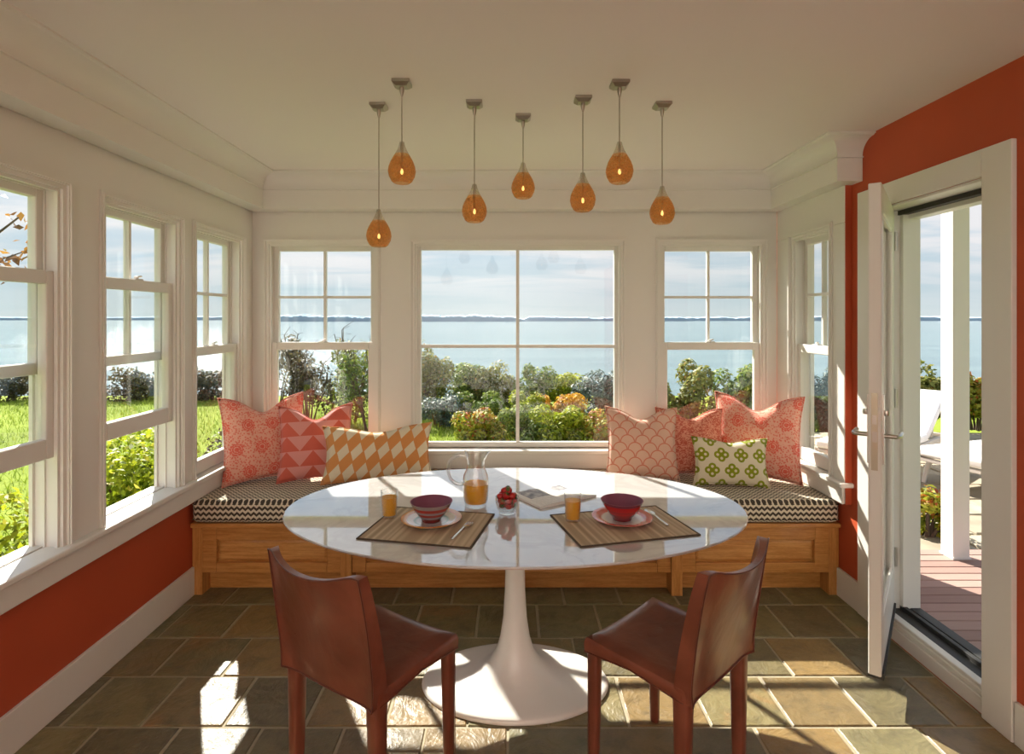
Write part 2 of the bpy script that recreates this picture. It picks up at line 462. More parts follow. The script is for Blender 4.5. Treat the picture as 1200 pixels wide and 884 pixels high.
    m.principled(m.mix(n, srgb(165, 185, 202), srgb(184, 200, 212)), 1.0, spec=0.0); M['hazed_trees'] = m.m  # pale blue of distance haze put into the tree colour
    # deck, flagstones
    m = Mat('deck_wood'); r = m.rnd(); n = m.noise(m.coords('Object', (3, 60, 60)), 2, 4)
    c = m.mix((r * 0.6 + n * 0.4), srgb(136, 108, 98), srgb(178, 150, 138))
    m.principled(c, 0.7, spec=0.25); M['deck_wood'] = m.m
    m = Mat('flagstone'); r = m.rnd(); n = m.noise(m.world(), 5, 5)
    c = m.mix(r, srgb(158, 148, 128), srgb(192, 182, 160)); c = m.mix(n.sstep(0.4, 0.75) * 0.5, c, srgb(126, 116, 98))
    m.principled(c, 0.8, spec=0.2); m.bump(n, 0.3, 0.01); M['flagstone'] = m.m
    m = Mat('gravel'); n = m.noise(m.world(), 40, 4)
    m.principled(m.mix(n, srgb(110, 102, 86), srgb(150, 142, 122)), 0.95); M['gravel'] = m.m
build_materials()

# ------------------------------------------------------------------ mesh helpers
class MB:
    def __init__(s): s.v = []; s.f = []
    def add(s, vs, fs):
        o = len(s.v); s.v += [tuple(p) for p in vs]; s.f += [tuple(i + o for i in f) for f in fs]; return s
    def box(s, x0, x1, y0, y1, z0, z1):
        if x0 > x1: x0, x1 = x1, x0
        if y0 > y1: y0, y1 = y1, y0
        if z0 > z1: z0, z1 = z1, z0
        return s.add([(x0,y0,z0),(x1,y0,z0),(x1,y1,z0),(x0,y1,z0),(x0,y0,z1),(x1,y0,z1),(x1,y1,z1),(x0,y1,z1)],
                     [(0,3,2,1),(4,5,6,7),(0,1,5,4),(1,2,6,5),(2,3,7,6),(3,0,4,7)])
    def rings(s, rings, cap=True, closed_path=False):
        """list of equally long rings of points -> skin"""
        n = len(rings[0]); vs = [p for r in rings for p in r]; fs = []
        k = len(rings)
        for i in range(k if closed_path else k - 1):
            a, b = i * n, ((i + 1) % k) * n
            for j in range(n):
                j2 = (j + 1) % n
                fs.append((a + j, a + j2, b + j2, b + j))
        if cap and not closed_path:
            fs.append(tuple(reversed(range(n)))); fs.append(tuple((k - 1) * n + j for j in range(n)))
        return s.add(vs, fs)
    def lathe(s, prof, seg=32, c=(0, 0, 0), sy=1.0, cap=True):
        rs = []
        for p in prof:
            r, z = p[0], p[1]; ry = p[2] if len(p) > 2 else r * sy
            rs.append([(c[0] + r * math.cos(2*math.pi*j/seg), c[1] + ry * math.sin(2*math.pi*j/seg), c[2] + z) for j in range(seg)])
        return s.rings(rs, cap)
    def tube(s, pts, rad, seg=8, cap=True):
        pts = [Vector(p) for p in pts]; n = len(pts)
        rads = rad if isinstance(rad, (list, tuple)) else [rad] * n
        rs = []; up = None
        for i in range(n):
            t = (pts[min(i + 1, n - 1)] - pts[max(i - 1, 0)])
            if t.length < 1e-9: t = Vector((0, 0, 1))
            t.normalize()
            if up is None:
                up = t.orthogonal().normalized()
            up = (up - t * up.dot(t))
            up = up.normalized() if up.length > 1e-6 else t.orthogonal().normalized()
            w = t.cross(up)
            rs.append([tuple(pts[i] + (up * math.cos(2*math.pi*j/seg) + w * math.sin(2*math.pi*j/seg)) * rads[i]) for j in range(seg)])
        return s.rings(rs, cap)
    def grid(s, P, closed_u=False):
        """P[i][j] points -> quads"""
        nu, nv = len(P), len(P[0])
        fs = [(i*nv+j, ((i+1) % nu)*nv+j, ((i+1) % nu)*nv+j+1, i*nv+j+1) for i in range(nu if closed_u else nu-1) for j in range(nv-1)]
        return s.add([p for r in P for p in r], fs)
    def build(s, name, mat, parent=None, smooth=None, bevel=0.0, loc=None, seg=2, solid=0.0, subsurf=0, mats=None, fm=None):
        me = bpy.data.meshes.new(name); me.from_pydata(s.v, [], s.f); me.validate(); me.update()
        import bmesh
        bm = bmesh.new(); bm.from_mesh(me); bmesh.ops.recalc_face_normals(bm, faces=bm.faces); bm.to_mesh(me); bm.free()
        o = bpy.data.objects.new(name, me); COL.objects.link(o)
        me.materials.append(M[mat] if isinstance(mat, str) else mat)
        if smooth is not None:
            me.shade_smooth(); me.set_sharp_from_angle(angle=R(smooth))
        if parent: o.parent = parent
        if loc: o.location = loc
        if solid:
            md = o.modifiers.new('thickness', 'SOLIDIFY'); md.thickness = solid; md.offset = 0
        if bevel:
            md = o.modifiers.new('bevel', 'BEVEL'); md.width = bevel; md.segments = seg; md.limit_method = 'ANGLE'; md.angle_limit = R(40)
        if subsurf:
            md = o.modifiers.new('subsurf', 'SUBSURF'); md.levels = subsurf; md.render_levels = subsurf
        return o

def tag(o, label=None, cat=None, group=None, kind=None):
    if label: o['label'] = label
    if cat: o['category'] = cat
    if group: o['group'] = group
    if kind: o['kind'] = kind
    return o
def empty(name, loc=(0, 0, 0), rz=0.0, label=None, cat=None, group=None, kind=None):
    o = bpy.data.objects.new(name, None); COL.objects.link(o)
    o.empty_display_size = 0.1
    o.location = loc; o.rotation_euler = (0, 0, rz)
    return tag(o, label, cat, group, kind)
def copy_tree(o, parent=None):
    c = o.copy(); COL.objects.link(c)
    if parent: c.parent = parent
    for ch in [x for x in o.children]: copy_tree(ch, c)
    return c
def struct(o): o['kind'] = 'structure'; return o

# ------------------------------------------------------------------ room dimensions
H = 2.418
XL, XLR = -1.675, -1.715         # left cladding plane, left red wall plane
XR, XRR = 1.765, 1.80            # right cladding plane, right red wall plane
YB = 3.75                        # back cladding plane
YR = -3.0                        # rear of the kitchen
TH = 0.118                       # wall thickness
THR = 0.17                       # right wall
ZS, ZH = 0.64, 2.005             # window opening bottom and top
ZA = 0.525                       # underside of apron / top of red wall

# floor: grout bed with slate tiles
fl = struct(MB().box(XLR - .02, XRR + .02, YR, YB + .05, -0.14, -0.0045).build('floor', 'grout'))
random.seed(4)
def tile_mesh(w, d, seed):
    rn = random.Random(seed); m = MB(); j = lambda a: rn.uniform(-a, a)
    ox, oy = w/2, d/2
    outer = [(-ox + j(.003), -oy + j(.003)), (ox + j(.003), -oy + j(.003)), (ox + j(.003), oy + j(.003)), (-ox + j(.003), oy + j(.003))]
    ch = 0.004
    t = [0.0 + j(.0008) for _ in range(4)]
    vs = [(x, y, -0.012) for x, y in outer] + [(x, y, t[i] - .003) for i, (x, y) in enumerate(outer)]
    vs += [(x - math.copysign(ch, x), y - math.copysign(ch, y), t[i]) for i, (x, y) in enumerate(outer)]
    fs = []
    for i in range(4):
        k = (i + 1) % 4
        fs += [(i, k, 4 + k, 4 + i), (4 + i, 4 + k, 8 + k, 8 + i)]
    fs.append((8, 9, 10, 11))
    m.add(vs, fs); return m
seams = [0.91, 1.207, 1.504, 1.803, 2.101, 2.398, 2.687, 2.998, 3.295]
proto_tiles = [None] * 6
tile_meshes = {}
for r in range(len(seams) - 1):
    y0, y1 = seams[r], seams[r + 1]
    off = -1.5 if (r % 2 == 1) else -1.35
    # rows: 2.101-2.398 -> -1.35 ; 2.398-2.687 -> -1.5 ; 2.687-2.998 -> -1.35
    off = {0: -1.5, 1: -1.35}[0 if r % 2 == 1 else 1]
    xs = [XLR + 0.006]
    x = off - 0.6
    while x < XRR:
        if x > XLR + 0.03: xs.append(x)
        x += 0.3
    if XRR - xs[-1] < 0.03: xs.pop()
    xs.append(XRR - 0.006)
    for i in range(len(xs) - 1):
        w = xs[i + 1] - xs[i] - 0.011; d = y1 - y0 - 0.011
        key = (round(w, 3), round(d, 3), random.randrange(3))
        if key not in tile_meshes:
            ob = tile_mesh(w, d, hash(key) % 999).build('stone_tile', 'slate', fl)
            tile_meshes[key] = ob.data
        else:
            ob = bpy.data.objects.new('stone_tile', tile_meshes[key]); COL.objects.link(ob); ob.parent = fl
        ob.location = ((xs[i] + xs[i + 1]) / 2, (y0 + y1) / 2, 0)

# kitchen floor behind the viewer: same slate, not split
kf = MB()
yy = 0.91
r = 0
while yy > YR + .1:
    x = XLR + 0.006 - (0.15 if r % 2 else 0)
    while x < XRR - 0.02:
        kf.box(max(x, XLR + .006), min(x + 0.292, XRR - .006), max(yy - 0.292, YR), yy, -0.012, 0)
        x += 0.3
    yy -= 0.3; r += 1
o = kf.build('kitchen_paving', 'slate', fl); o['kind'] = 'stuff'

struct(MB().box(XL - TH, XRR + .2, YR - .1, YB + TH, H, H + 0.12).build('ceiling', 'ceiling_paint'))
o = struct(MB().box(XL - TH - .15, XRR + .2, YR - .3, YB + TH + .15, H + 0.12, H + 0.24).build('roof', 'siding'))

# windows of each wall as (a0, a1) along the wall
LEFT_W = [(1.60, 2.17), (2.368, 2.93), (3.06, 3.62)]
BACK_W = [(-1.585, -0.862), (-0.625, 0.757), (0.995, 1.69)]
RIGHT_W = [(3.128, 3.56)]

def cladding(opens, a0, a1, box):
    """box(a0,a1,z0,z1) adds a piece; returns nothing"""
    box(a0, a1, ZH, H)
    cur = a0
    for (p, q) in opens:
        box(cur, p, ZS - .020, ZH); cur = q
    box(cur, a1, ZS - .020, ZH)
    box(a0, a1, ZA, ZS - .020)

# left wall
wl = struct(MB().box(XLR - TH + .04, XLR, YR, YB + TH, -0.14, ZA).build('wall_left', 'red_paint'))
m = MB(); cladding(LEFT_W, YR, YB + TH, lambda a, b, z0, z1: m.box(XL - TH, XL, a, b, z0, z1))
m.build('window_surround', 'cream_paint', wl)
# back wall
wb = struct(MB().box(XLR, XRR, YB + .03, YB + TH, -0.14, ZA).build('wall_back', 'red_paint'))
m = MB(); cladding(BACK_W, XL, XR, lambda a, b, z0, z1: m.box(a, b, YB, YB + TH, z0, z1))
m.build('window_surround', 'cream_paint', wb)
# right wall: red, with a door opening; white cladding round the bay window
YE = 2.994                       # front end of the white bay cladding
DY0, DY1, DZ = 2.15, 2.80, 2.035 # door opening
m = MB()
m.box(XRR, XRR + THR, YR, DY0, -0.14, H); m.box(XRR, XRR + THR, DY0, DY1, DZ, H)
m.box(XRR, XRR + THR, DY0, DY1, -0.14, 0.0)
RA, RB = RIGHT_W[0][0] - .07, RIGHT_W[0][1] + .12     # rough opening round the bay window
m.box(XRR, XRR + THR, DY1, RA, -0.14, H)
m.box(XRR, XRR + THR, RA, RB, ZH + .03, H)
m.box(XRR, XRR + THR, RA, RB, -0.14, ZS - .020)
m.box(XRR, XRR + THR, RB, YB + TH, -0.14, H)
m.box(XR + .003, XRR + .01, YE - .003, YE + .010, ZA, 2.21)
wr = struct(m.build('wall_right', 'red_paint'))
m = MB(); cladding(RIGHT_W, YE + .002, YB, lambda a, b, z0, z1: m.box(XR, XRR + .001, a, b, z0, z1))
m.build('window_surround', 'cream_paint', wr, bevel=0.004)
# rear wall (kitchen side)
struct(MB().box(XL - TH, XRR + THR, YR - .12, YR, -0.14, H).build('wall_rear', 'cream_paint'))

# crown: cove and frieze with mitred corners and a return at the right end
BLx, BRx, BBy, BYe = -1.663, 1.782, 3.74, 3.01
prof = [(0.0, H), (0.215, H), (0.215, H - .008), (0.205, H - .010)]
for k in range(9):
    a = k / 8 * math.pi / 2
    prof.append((0.110 + 0.092 * (1 - math.sin(a)), (2.325) + 0.080 * math.cos(a)))
prof += [(0.118, 2.323), (0.118, 2.317), (0.110, 2.315), (0.110, 2.198), (0.0, 2.198)]
def crown(name, pa, pb):
    m = MB(); m.rings([[pa(d, z) for d, z in prof], [pb(d, z) for d, z in prof]]); return m
struct(crown('l', lambda d, z: (BLx + d, YR, z), lambda d, z: (BLx + d, BBy - d, z)).build('trim_1', 'cream_paint', smooth=30))
struct(crown('b', lambda d, z: (BLx + d, BBy - d, z), lambda d, z: (BRx - d, BBy - d, z)).build('trim_2', 'cream_paint', smooth=30))
m = MB(); m.rings([[(BRx - d, BBy - d, z) for d, z in prof], [(BRx - d, BYe - d, z) for d, z in prof], [(XRR + .02, BYe - d, z) for d, z in prof]])
struct(m.build('trim_3', 'cream_paint', smooth=30))

# stools (window boards) and aprons
def board(name, mk, **k):
    return struct(mk.build(name, 'cream_paint', bevel=0.006, **k))
m = MB().box(XL - .075, XL + .035, YR, YB, ZS - .025, ZS).box(XL, XL + .014, YR, YB, ZA, ZS - .025); board('trim_4', m)
m = MB().box(XL + .036, XR - .036, YB - .035, YB + .075, ZS - .025, ZS).box(XL + .015, XR - .015, YB - .014, YB, .515, ZS - .025); board('trim_5', m)
m = MB().box(XR - .035, XR + .08, YE - .02, YB, ZS - .025, ZS).box(XR - .014, XR, YE, YB, ZA, ZS - .025); board('trim_6', m)

# baseboards
struct(MB().box(XLR, XLR + .016, YR, 3.12, 0, .152).build('baseboard_left', 'cream_paint', bevel=.003))
struct(MB().box(XRR - .016, XRR, 2.915, 3.12, 0, .150).build('baseboard_right', 'cream_paint', bevel=.003))
struct(MB().box(XRR - .016, XRR, YR, 2.015, 0, .150).build('baseboard_kitchen', 'cream_paint', bevel=.003))

# ------------------------------------------------------------------ windows
def window(n, centre, rot, w, double=True, lift=0.0, deep=.122):
    """local x across, y outward from the cladding plane, z from opening bottom"""
    h = ZH - ZS
    root = empty('window_%d' % n, centre, rot, kind='structure')
    f = MB()
    t = 0.016
    f.box(-w/2, -w/2 + t, 0.0, deep, 0, h).box(w/2 - t, w/2, 0.0, deep, 0, h).box(-w/2 + t, w/2 - t, 0.0, deep, h - t, h)
    f.box(-w/2 + t, w/2 - t, .075, deep + .02, -.012, .004)
    # inner stop, parting bead
    for y0, y1, k in ((0.012, 0.026, .012), (.064, .070, .008), (.106, .120, .012)):
        f.box(-w/2 + t, -w/2 + t + k, y0, y1, 0, h - t).box(w/2 - t - k, w/2 - t, y0, y1, 0, h - t).box(-w/2 + t + k, w/2 - t - k, y0, y1, h - t - k, h - t)
    f.build('jamb_frame', 'cream_paint', root)
    # casing bead standing proud of the cladding
    c = MB(); b = 0.024
    c.box(-w/2 - b, -w/2 - .001, -.010, .002, 0, h + b).box(w/2 + .001, w/2 + b, -.010, .002, 0, h + b).box(-w/2 - .001, w/2 + .001, -.010, .002, h + .001, h + b)
    c.box(-w/2 - .016, -w/2 - .006, -.016, -.006, 0, h + .016).box(w/2 + .006, w/2 + .016, -.016, -.006, 0, h + .016).box(-w/2 - .006, w/2 + .006, -.016, -.006, h + .006, h + .016)
    c.build('casing', 'cream_paint', root)
    ix = w/2 - t - .002
    if double:
        mid = (1.344 + 1.287) / 2 - ZS          # meeting rail height
        # upper sash (outer)
        z0, z1 = mid - .024, h - t - .002
        y0, y1 = .071, .105
        st = .036; mun = .0085
        s = MB().box(-ix, -ix + st, y0, y1, z0, z1).box(ix - st, ix, y0, y1, z0, z1).box(-ix + st, ix - st, y0, y1, z1 - .036, z1).box(-ix + st, ix - st, y0, y1, z0, z0 + .044)
        us = s.build('upper_sash', 'cream_paint', root, bevel=.003, seg=1)
        zb, zt = z0 + .044, z1 - .036; zm = (zb + zt) / 2
        MB().box(-mun, mun, y0 + .004, y1 - .004, zb, zt).build('muntin', 'cream_paint', us)
        MB().box(-ix + st, -mun, y0 + .004, y1 - .004, zm - mun, zm + mun).box(mun, ix - st, y0 + .004, y1 - .004, zm - mun, zm + mun).build('muntin', 'cream_paint', us)
        for xa, xb in ((-ix + st, -mun), (mun, ix - st)):
            for za, zc in ((zb, zm - mun), (zm + mun, zt)):
                MB().box(xa, xb, .086, .090, za, zc).build('pane', 'pane_glass', us)
        # lower sash (inner)
        z0, z1 = .004 + lift, mid + .028 + lift
        y0, y1 = .027, .063
        st = .042
        s = MB().box(-ix, -ix + st, y0, y1, z0, z1).box(ix - st, ix, y0, y1, z0, z1).box(-ix + st, ix - st, y0, y1, z1 - .050, z1).box(-ix + st, ix - st, y0, y1, z0, z0 + .074)
        ls = s.build('lower_sash', 'cream_paint', root, bevel=.003, seg=1)
        MB().box(-ix + st, ix - st, .043, .047, z0 + .074, z1 - .050).build('pane', 'pane_glass', ls)
        lk = MB().box(-.028, .028, .030, .060, z1, z1 + .006).lathe([(.010, .006), (.010, .016), (.006, .018)], 10, (0, .046, z1))
        lk.tube([(0, .046, z1 + .014), (.022, .036, z1 + .018)], .005, 6)
        lk.build('sash_lock', 'exterior_white', ls)
    else:
        y0, y1 = .05, .09; st = .030
        z0, z1 = .004, h - t - .002
        s = MB().box(-ix, -ix + st, y0, y1, z0, z1).box(ix - st, ix, y0, y1, z0, z1).box(-ix + st, ix - st, y0, y1, z1 - st, z1).box(-ix + st, ix - st, y0, y1, z0, z0 + .034)
        fs = s.build('picture_sash', 'cream_paint', root, bevel=.003, seg=1)
        zb, zt = z0 + .034, z1 - st; zm = 1.315 - ZS; mun = .011
        MB().box(-mun, mun, y0 + .006, y1 - .006, zb, zt).build('muntin', 'cream_paint', fs)
        MB().box(-ix + st, -mun, y0 + .006, y1 - .006, zm - mun, zm + mun).box(mun, ix - st, y0 + .006, y1 - .006, zm - mun, zm + mun).build('muntin', 'cream_paint', fs)
        for xa, xb in ((-ix + st, -mun), (mun, ix - st)):
            for za, zc in ((zb, zm - mun), (zm + mun, zt)):
                MB().box(xa, xb, .068, .072, za, zc).build('pane', 'pane_glass', fs)
    return root
for i, (a, b) in enumerate(LEFT_W):
    window(i + 1, (XL, (a + b) / 2, ZS), R(90), b - a, True, (0.335, 0.335, 0.0)[i])
for i, (a, b) in enumerate(BACK_W):
    window(i + 4, ((a + b) / 2, YB, ZS), 0, b - a, i != 1)
a, b = RIGHT_W[0]
window(7, (XR, (a + b) / 2, ZS), R(-90), b - a, True, 0.0, .135)

# ------------------------------------------------------------------ terrace door
door = empty('door_1', (1.86, 2.776, 0), 0, kind='structure')
def dpart(mb, name, mat, par=door, bevel=.003, **k):
    mb.v = [(x - 1.86, y - 2.776, z) for x, y, z in mb.v]
    return mb.build(name, mat, par, bevel=bevel, **k)
m = MB().box(XRR - .020, XRR, DY1, 2.912, 0, 2.138).box(XRR - .020, XRR, 2.02, DY0, 0, 2.138).box(XRR - .020, XRR, DY0, DY1, DZ, 2.138)
dpart(m, 'casing', 'cream_paint')
X2 = XRR + THR + .02
m = MB().box(XRR, X2, DY1 - .022, DY1, 0, DZ).box(XRR, X2, DY0, DY0 + .012, 0, DZ).box(XRR, X2, DY0, DY1, DZ - .012, DZ)
m.box(1.905, X2, DY1 - .045, DY1 - .022, .1, DZ - .012).box(1.905, X2, DY0 + .022, DY0 + .012, .1, DZ - .012).box(1.93, X2, DY0, DY1, DZ - .055, DZ - .012)
dpart(m, 'door_frame', 'cream_paint', bevel=0.002, seg=1)
dpart(MB().box(1.895, 1.93, DY0 + .012, DY1 - .022, DZ - .034, DZ - .012), 'weather_strip', 'dark_rubber', bevel=0)
m = MB().box(XRR - .004, XRR + .02, DY0, DY1, 0, .060).box(XRR + .004, XRR + .035, DY0, DY1, .060, .082).box(XRR + .012, 1.85, DY0, DY1, .082, .096).box(1.85, X2, DY0, DY1, 0, .088)
dpart(m, 'threshold', 'cream_paint', bevel=.004)
dpart(MB().box(1.85, 1.905, DY0, DY1, .088, .092).box(1.905, 1.925, DY0, DY1, .088, .110).box(1.94, X2, DY0, DY1, .088, .104), 'threshold_track', 'dark_rubber', bevel=0.002)
# the open leaf; local x runs from hinge to latch, y towards the near face
LW, LT = .716, .044
ldir = Vector((1.443 - 1.877, 2.207 - 2.776, 0)).normalized()
ang = math.atan2(ldir.y, ldir.x)
zb, zt = .112, 2.028
s = MB().box(0, .095, 0, LT, zb, zt).box(LW - .095, LW, 0, LT, zb, zt).box(.095, LW - .095, 0, LT, zt - .105, zt).box(.095, LW - .095, 0, LT, zb, zb + .20)
leaf = s.build('leaf', 'cream_paint', door, bevel=.003, seg=1)
# local +y must point to the side away from the viewer's right: rotate so that x->ldir
leaf.location = (1.877 - 1.86, 0, 0); leaf.rotation_euler = (0, 0, ang)
# rotating x onto ldir sends +y to (-ldir.y, ldir.x) = (.79,-.61): mirror the thickness to the other side
for v in leaf.data.vertices: v.co.y = -v.co.y
leaf.data.flip_normals()
q = MB().box(.095, LW - .095, -.026, -.020, zb + .20, zt - .105); q.build('pane', 'pane_glass', leaf)
q = MB()
for ya, yb in ((-.003, .0), (-LT, -LT + .003)):
    pass
b = .016
for ya, yb in ((-.012, -.004), (-LT + .004, -LT + .012)):
    q.box(.095, .095 + b, ya, yb, zb + .20, zt - .105).box(LW - .095 - b, LW - .095, ya, yb, zb + .20, zt - .105)
    q.box(.095 + b, LW - .095 - b, ya, yb, zt - .105 - b, zt - .105).box(.095 + b, LW - .095 - b, ya, yb, zb + .20, zb + .20 + b)
q.build('glazing_bead', 'cream_paint', leaf)
MB().box(LW, LW + .002, -LT + .010, -.012, .91, 1.21).build('lock_plate', 'brass_dim', leaf)
MB().box(LW + .002, LW + .009, -.030, -.016, 1.09, 1.125).box(LW + .002, LW + .006, -.030, -.014, 1.02, 1.06).build('latch_bolt', 'nickel', leaf)
for sgn, y0, nm in ((1, 0.0, 'handle'), (-1, -LT, 'handle')):
    h_ = MB().box(LW - .065, LW - .030, y0, y0 + sgn*.006, .93, 1.20)
    h_.tube([(LW - .047, y0 + sgn*.004, 1.04), (LW - .047, y0 + sgn*.045, 1.04), (LW - .060, y0 + sgn*.055, 1.04), (LW - .16, y0 + sgn*.055, 1.037)], .009, 10)
    h_.lathe([(.010, -.010), (.012, 0), (.010, .010)], 10, (LW - .047, y0 + sgn*.012, 1.13))
    h_.build(nm, 'nickel', leaf, smooth=40)
MB().box(.02, LW - .004, -LT - .002, .002, zb - .010, zb).box(.02, LW - .004, .0005, .008, zb - .010, zb + .016).build('door_sweep', 'dark_rubber', leaf)
for z in (.3, 1.07, 1.83):
    MB().lathe([(.008, 0), (.008, .09)], 10, (.0, .006, z)).build('hinge', 'nickel', leaf)

# ------------------------------------------------------------------ window bench
BX0, BX1, BYF = XLR + .004, XRR - .004, 3.10
bench = empty('window_bench', (0, 3.4, 0), 0, 'long oak window seat with framed panels under the three back windows', 'bench')
def bpart(mb, name, mat, bevel=.003, par=bench):
    mb.v = [(x, y - 3.4, z) for x, y, z in mb.v]
    return mb.build(name, mat, par, bevel=bevel)
bpart(MB().box(BX0, BX1, BYF - .022, YB, .370, .395), 'seat_board', 'oak', .006)
bpart(MB().box(BX0 + .05, BX1 - .05, BYF + .085, BYF + .105, 0, .125), 'toe_kick', 'oak')
for xa, xb, yf in ((BX0, BX0 + .055, BYF), (BX1 - .055, BX1, BYF), (-.905, -.845, BYF - .012), (.885, .945, BYF - .012)):
    bpart(MB().box(xa, xb, yf, BYF + .12, 0, .370), 'bench_leg', 'oak_upright', .003)
bpart(MB().box(BX0 + .02, BX1 - .02, BYF + .03, BYF + .05, .120, .370), 'carcass', 'oak')
for xa, xb in ((BX0 + .055, -.905), (-.845, .885), (.945, BX1 - .055)):
    st = .075
    fr = bpart(MB().box(xa, xa + st, BYF, BYF + .028, .120, .368).box(xb - st, xb, BYF, BYF + .028, .120, .368)
          .box(xa + st, xb - st, BYF, BYF + .028, .298, .368).box(xa + st, xb - st, BYF, BYF + .028, .120, .175), 'front_frame', 'oak', .004)
    px0, px1, pz0, pz1 = xa + st, xb - st, .175, .298
    b = .018
    p = MB().add([(px0, BYF + .022, pz0), (px1, BYF + .022, pz0), (px1, BYF + .022, pz1), (px0, BYF + .022, pz1),
                  (px0 + b, BYF + .012, pz0 + b), (px1 - b, BYF + .012, pz0 + b), (px1 - b, BYF + .012, pz1 - b), (px0 + b, BYF + .012, pz1 - b)],
                 [(0, 1, 5, 4), (1, 2, 6, 5), (2, 3, 7, 6), (3, 0, 4, 7), (4, 5, 6, 7)])
    p.v = [(x, y - 3.4, z) for x, y, z in p.v]
    p.build('panel', 'oak_panel', fr)

# seat cushion
def slab_cushion(x0, x1, y0, y1, z0, z1, rr=.03):
    m = MB(); n = 6
    hz = (z1 - z0) / 2; cz = (z0 + z1) / 2
    rings = []
    cx, cy = (x0 + x1) / 2, (y0 + y1) / 2
    def ring(inset, z):
        pts = []; rad = .03
        hx, hy = (x1 - x0) / 2 - inset, (y1 - y0) / 2 - inset
        for (sx, sy, a0) in ((1, -1, -90), (1, 1, 0), (-1, 1, 90), (-1, -1, 180)):
            for k in range(4):
                a = R(a0 + k * 30)
                pts.append((cx + sx * (hx - rad) + rad * math.cos(a), cy + sy * (hy - rad) + rad * math.sin(a), z))
        return pts
    for k in range(n + 1):
        a = -math.pi / 2 + k / n * math.pi / 2
        rings.append(ring(rr * (1 - math.cos(a)), z0 + rr + rr * math.sin(a)))
    for k in range(n + 1):
        a = k / n * math.pi / 2
        rings.append(ring(rr * (1 - math.cos(a)), z1 - rr + rr * math.sin(a)))
    m.rings(rings); return m
cu = slab_cushion(XLR + .012, XRR - .012, BYF - .028, YB - .02, .396, .522)
cy0 = 3.4
cu.v = [(x, y - cy0, z) for x, y, z in cu.v]
co = cu.build('bench_cushion', 'zigzag', None, smooth=50)
co.location = (0, cy0, 0)
tag(co, 'long dark brown and cream zigzag seat cushion lying on the oak bench', 'cushion')
pp = MB()
for z in (.418, .500):
    a = [(XLR + .02, BYF - .026), (XRR - .02, BYF - .026)]
    pp.tube([(a[0][0], a[0][1] - cy0, z), (a[1][0], a[1][1] - cy0, z)], .004, 6)
pp.build('piping', 'zigzag', co)

# ------------------------------------------------------------------ pillows
def pillow(mat, w, h, thick, foot, yaw, lean, label, chop=.05, group='cushions on the window bench', roll=0.0, seed=1, rise=0.0):
    """foot = middle of the lower edge; local x across, y towards back, z up"""
    rn = random.Random(seed); N = 22
    ph = [rn.uniform(0, 6.28) for _ in range(6)]
    def P(u, v, side):
        pin = .10
        x = w/2 * u * (1 - pin * (1 - v*v) * abs(u))
        z = h/2 * v * (1 - pin * (1 - u*u) * abs(v))
        top = max(0.0, (v + 0.35) / 1.35)
        z -= chop * math.exp(-(u / .42) ** 2) * top ** 2
        t = ((1 - u*u) ** .55) * ((1 - v*v) ** .55)
        th = thick/2 * t * (1 - .30 * top**2 * math.exp(-(u / .3) ** 2) * min(1, chop / .05))
        th += .004 * math.sin(6*u + ph[0]) * math.sin(5*v + ph[1]) * t + .003 * math.sin(11*u + 4*v + ph[2]) * t
        bend = .02 * (u*u) * side * 0
        return (x, -side * th, z + h/2)
    m = MB()
    for side in (1, -1):
        m.grid([[P(-1 + 2*i/N, -1 + 2*j/N, side) for j in range(N + 1)] for i in range(N + 1)])
    o = m.build('throw_pillow', mat, None, smooth=80)
    import bmesh
    bm = bmesh.new(); bm.from_mesh(o.data); bmesh.ops.remove_doubles(bm, verts=bm.verts, dist=1e-5); bmesh.ops.recalc_face_normals(bm, faces=bm.faces)
    bm.to_mesh(o.data); bm.free(); o.data.shade_smooth()
    # welt round the rim
    rim = []
    for i in range(N): rim.append(P(-1 + 2*i/N, -1, 1))
    for i in range(N): rim.append(P(1, -1 + 2*i/N, 1))
    for i in range(N): rim.append(P(1 - 2*i/N, 1, 1))
    for i in range(N + 1): rim.append(P(-1, 1 - 2*i/N, 1))
    wt = MB().tube(rim, .0035, 6).build('welt', mat, o, smooth=60)
    o.rotation_euler = (Matrix.Rotation(yaw, 3, 'Z') @ Matrix.Rotation(-lean, 3, 'X') @ Matrix.Rotation(roll, 3, 'Y')).to_euler()
    o.location = (foot[0], foot[1], .524 + rise)
    tag(o, label, 'pillow', group)
    return o
pillow('print_medallion', .50, .52, .15, (-1.445, 3.44), R(36), R(15), 'coral pillow with round medallions in the left corner of the bench', .085, seed=2)
pillow('print_triangle', .44, .46, .14, (-1.155, 3.44), R(18), R(17), 'coral pillow with rows of pink triangles, behind the orange diamond pillow', .075, seed=3)
pillow('print_diamond', .66, .34, .14, (-.775, 3.42), R(12), R(17), 'long orange and cream diamond pillow, left of the table middle', .035, seed=4)
pillow('print_scale', .44, .44, .14, (.815, 3.46), R(-8), R(16), 'pale pink pillow with scallop outlines, left of the right hand pillows', .06, seed=5)
pillow('print_leaf', .42, .42, .13, (1.145, 3.545), R(-4), R(13), 'coral speckled leaf print pillow, between the scallop and medallion pillows', .055, seed=6)
pillow('print_medallion', .52, .52, .15, (1.50, 3.47), R(-32), R(14), 'coral pillow with round medallions in the right corner, behind the green pillow', .085, seed=7)
pillow('print_clover', .43, .28, .11, (1.30, 3.32), R(-9), R(15), 'small cream pillow with green clover rings in front of coral pillows', .02, seed=8)

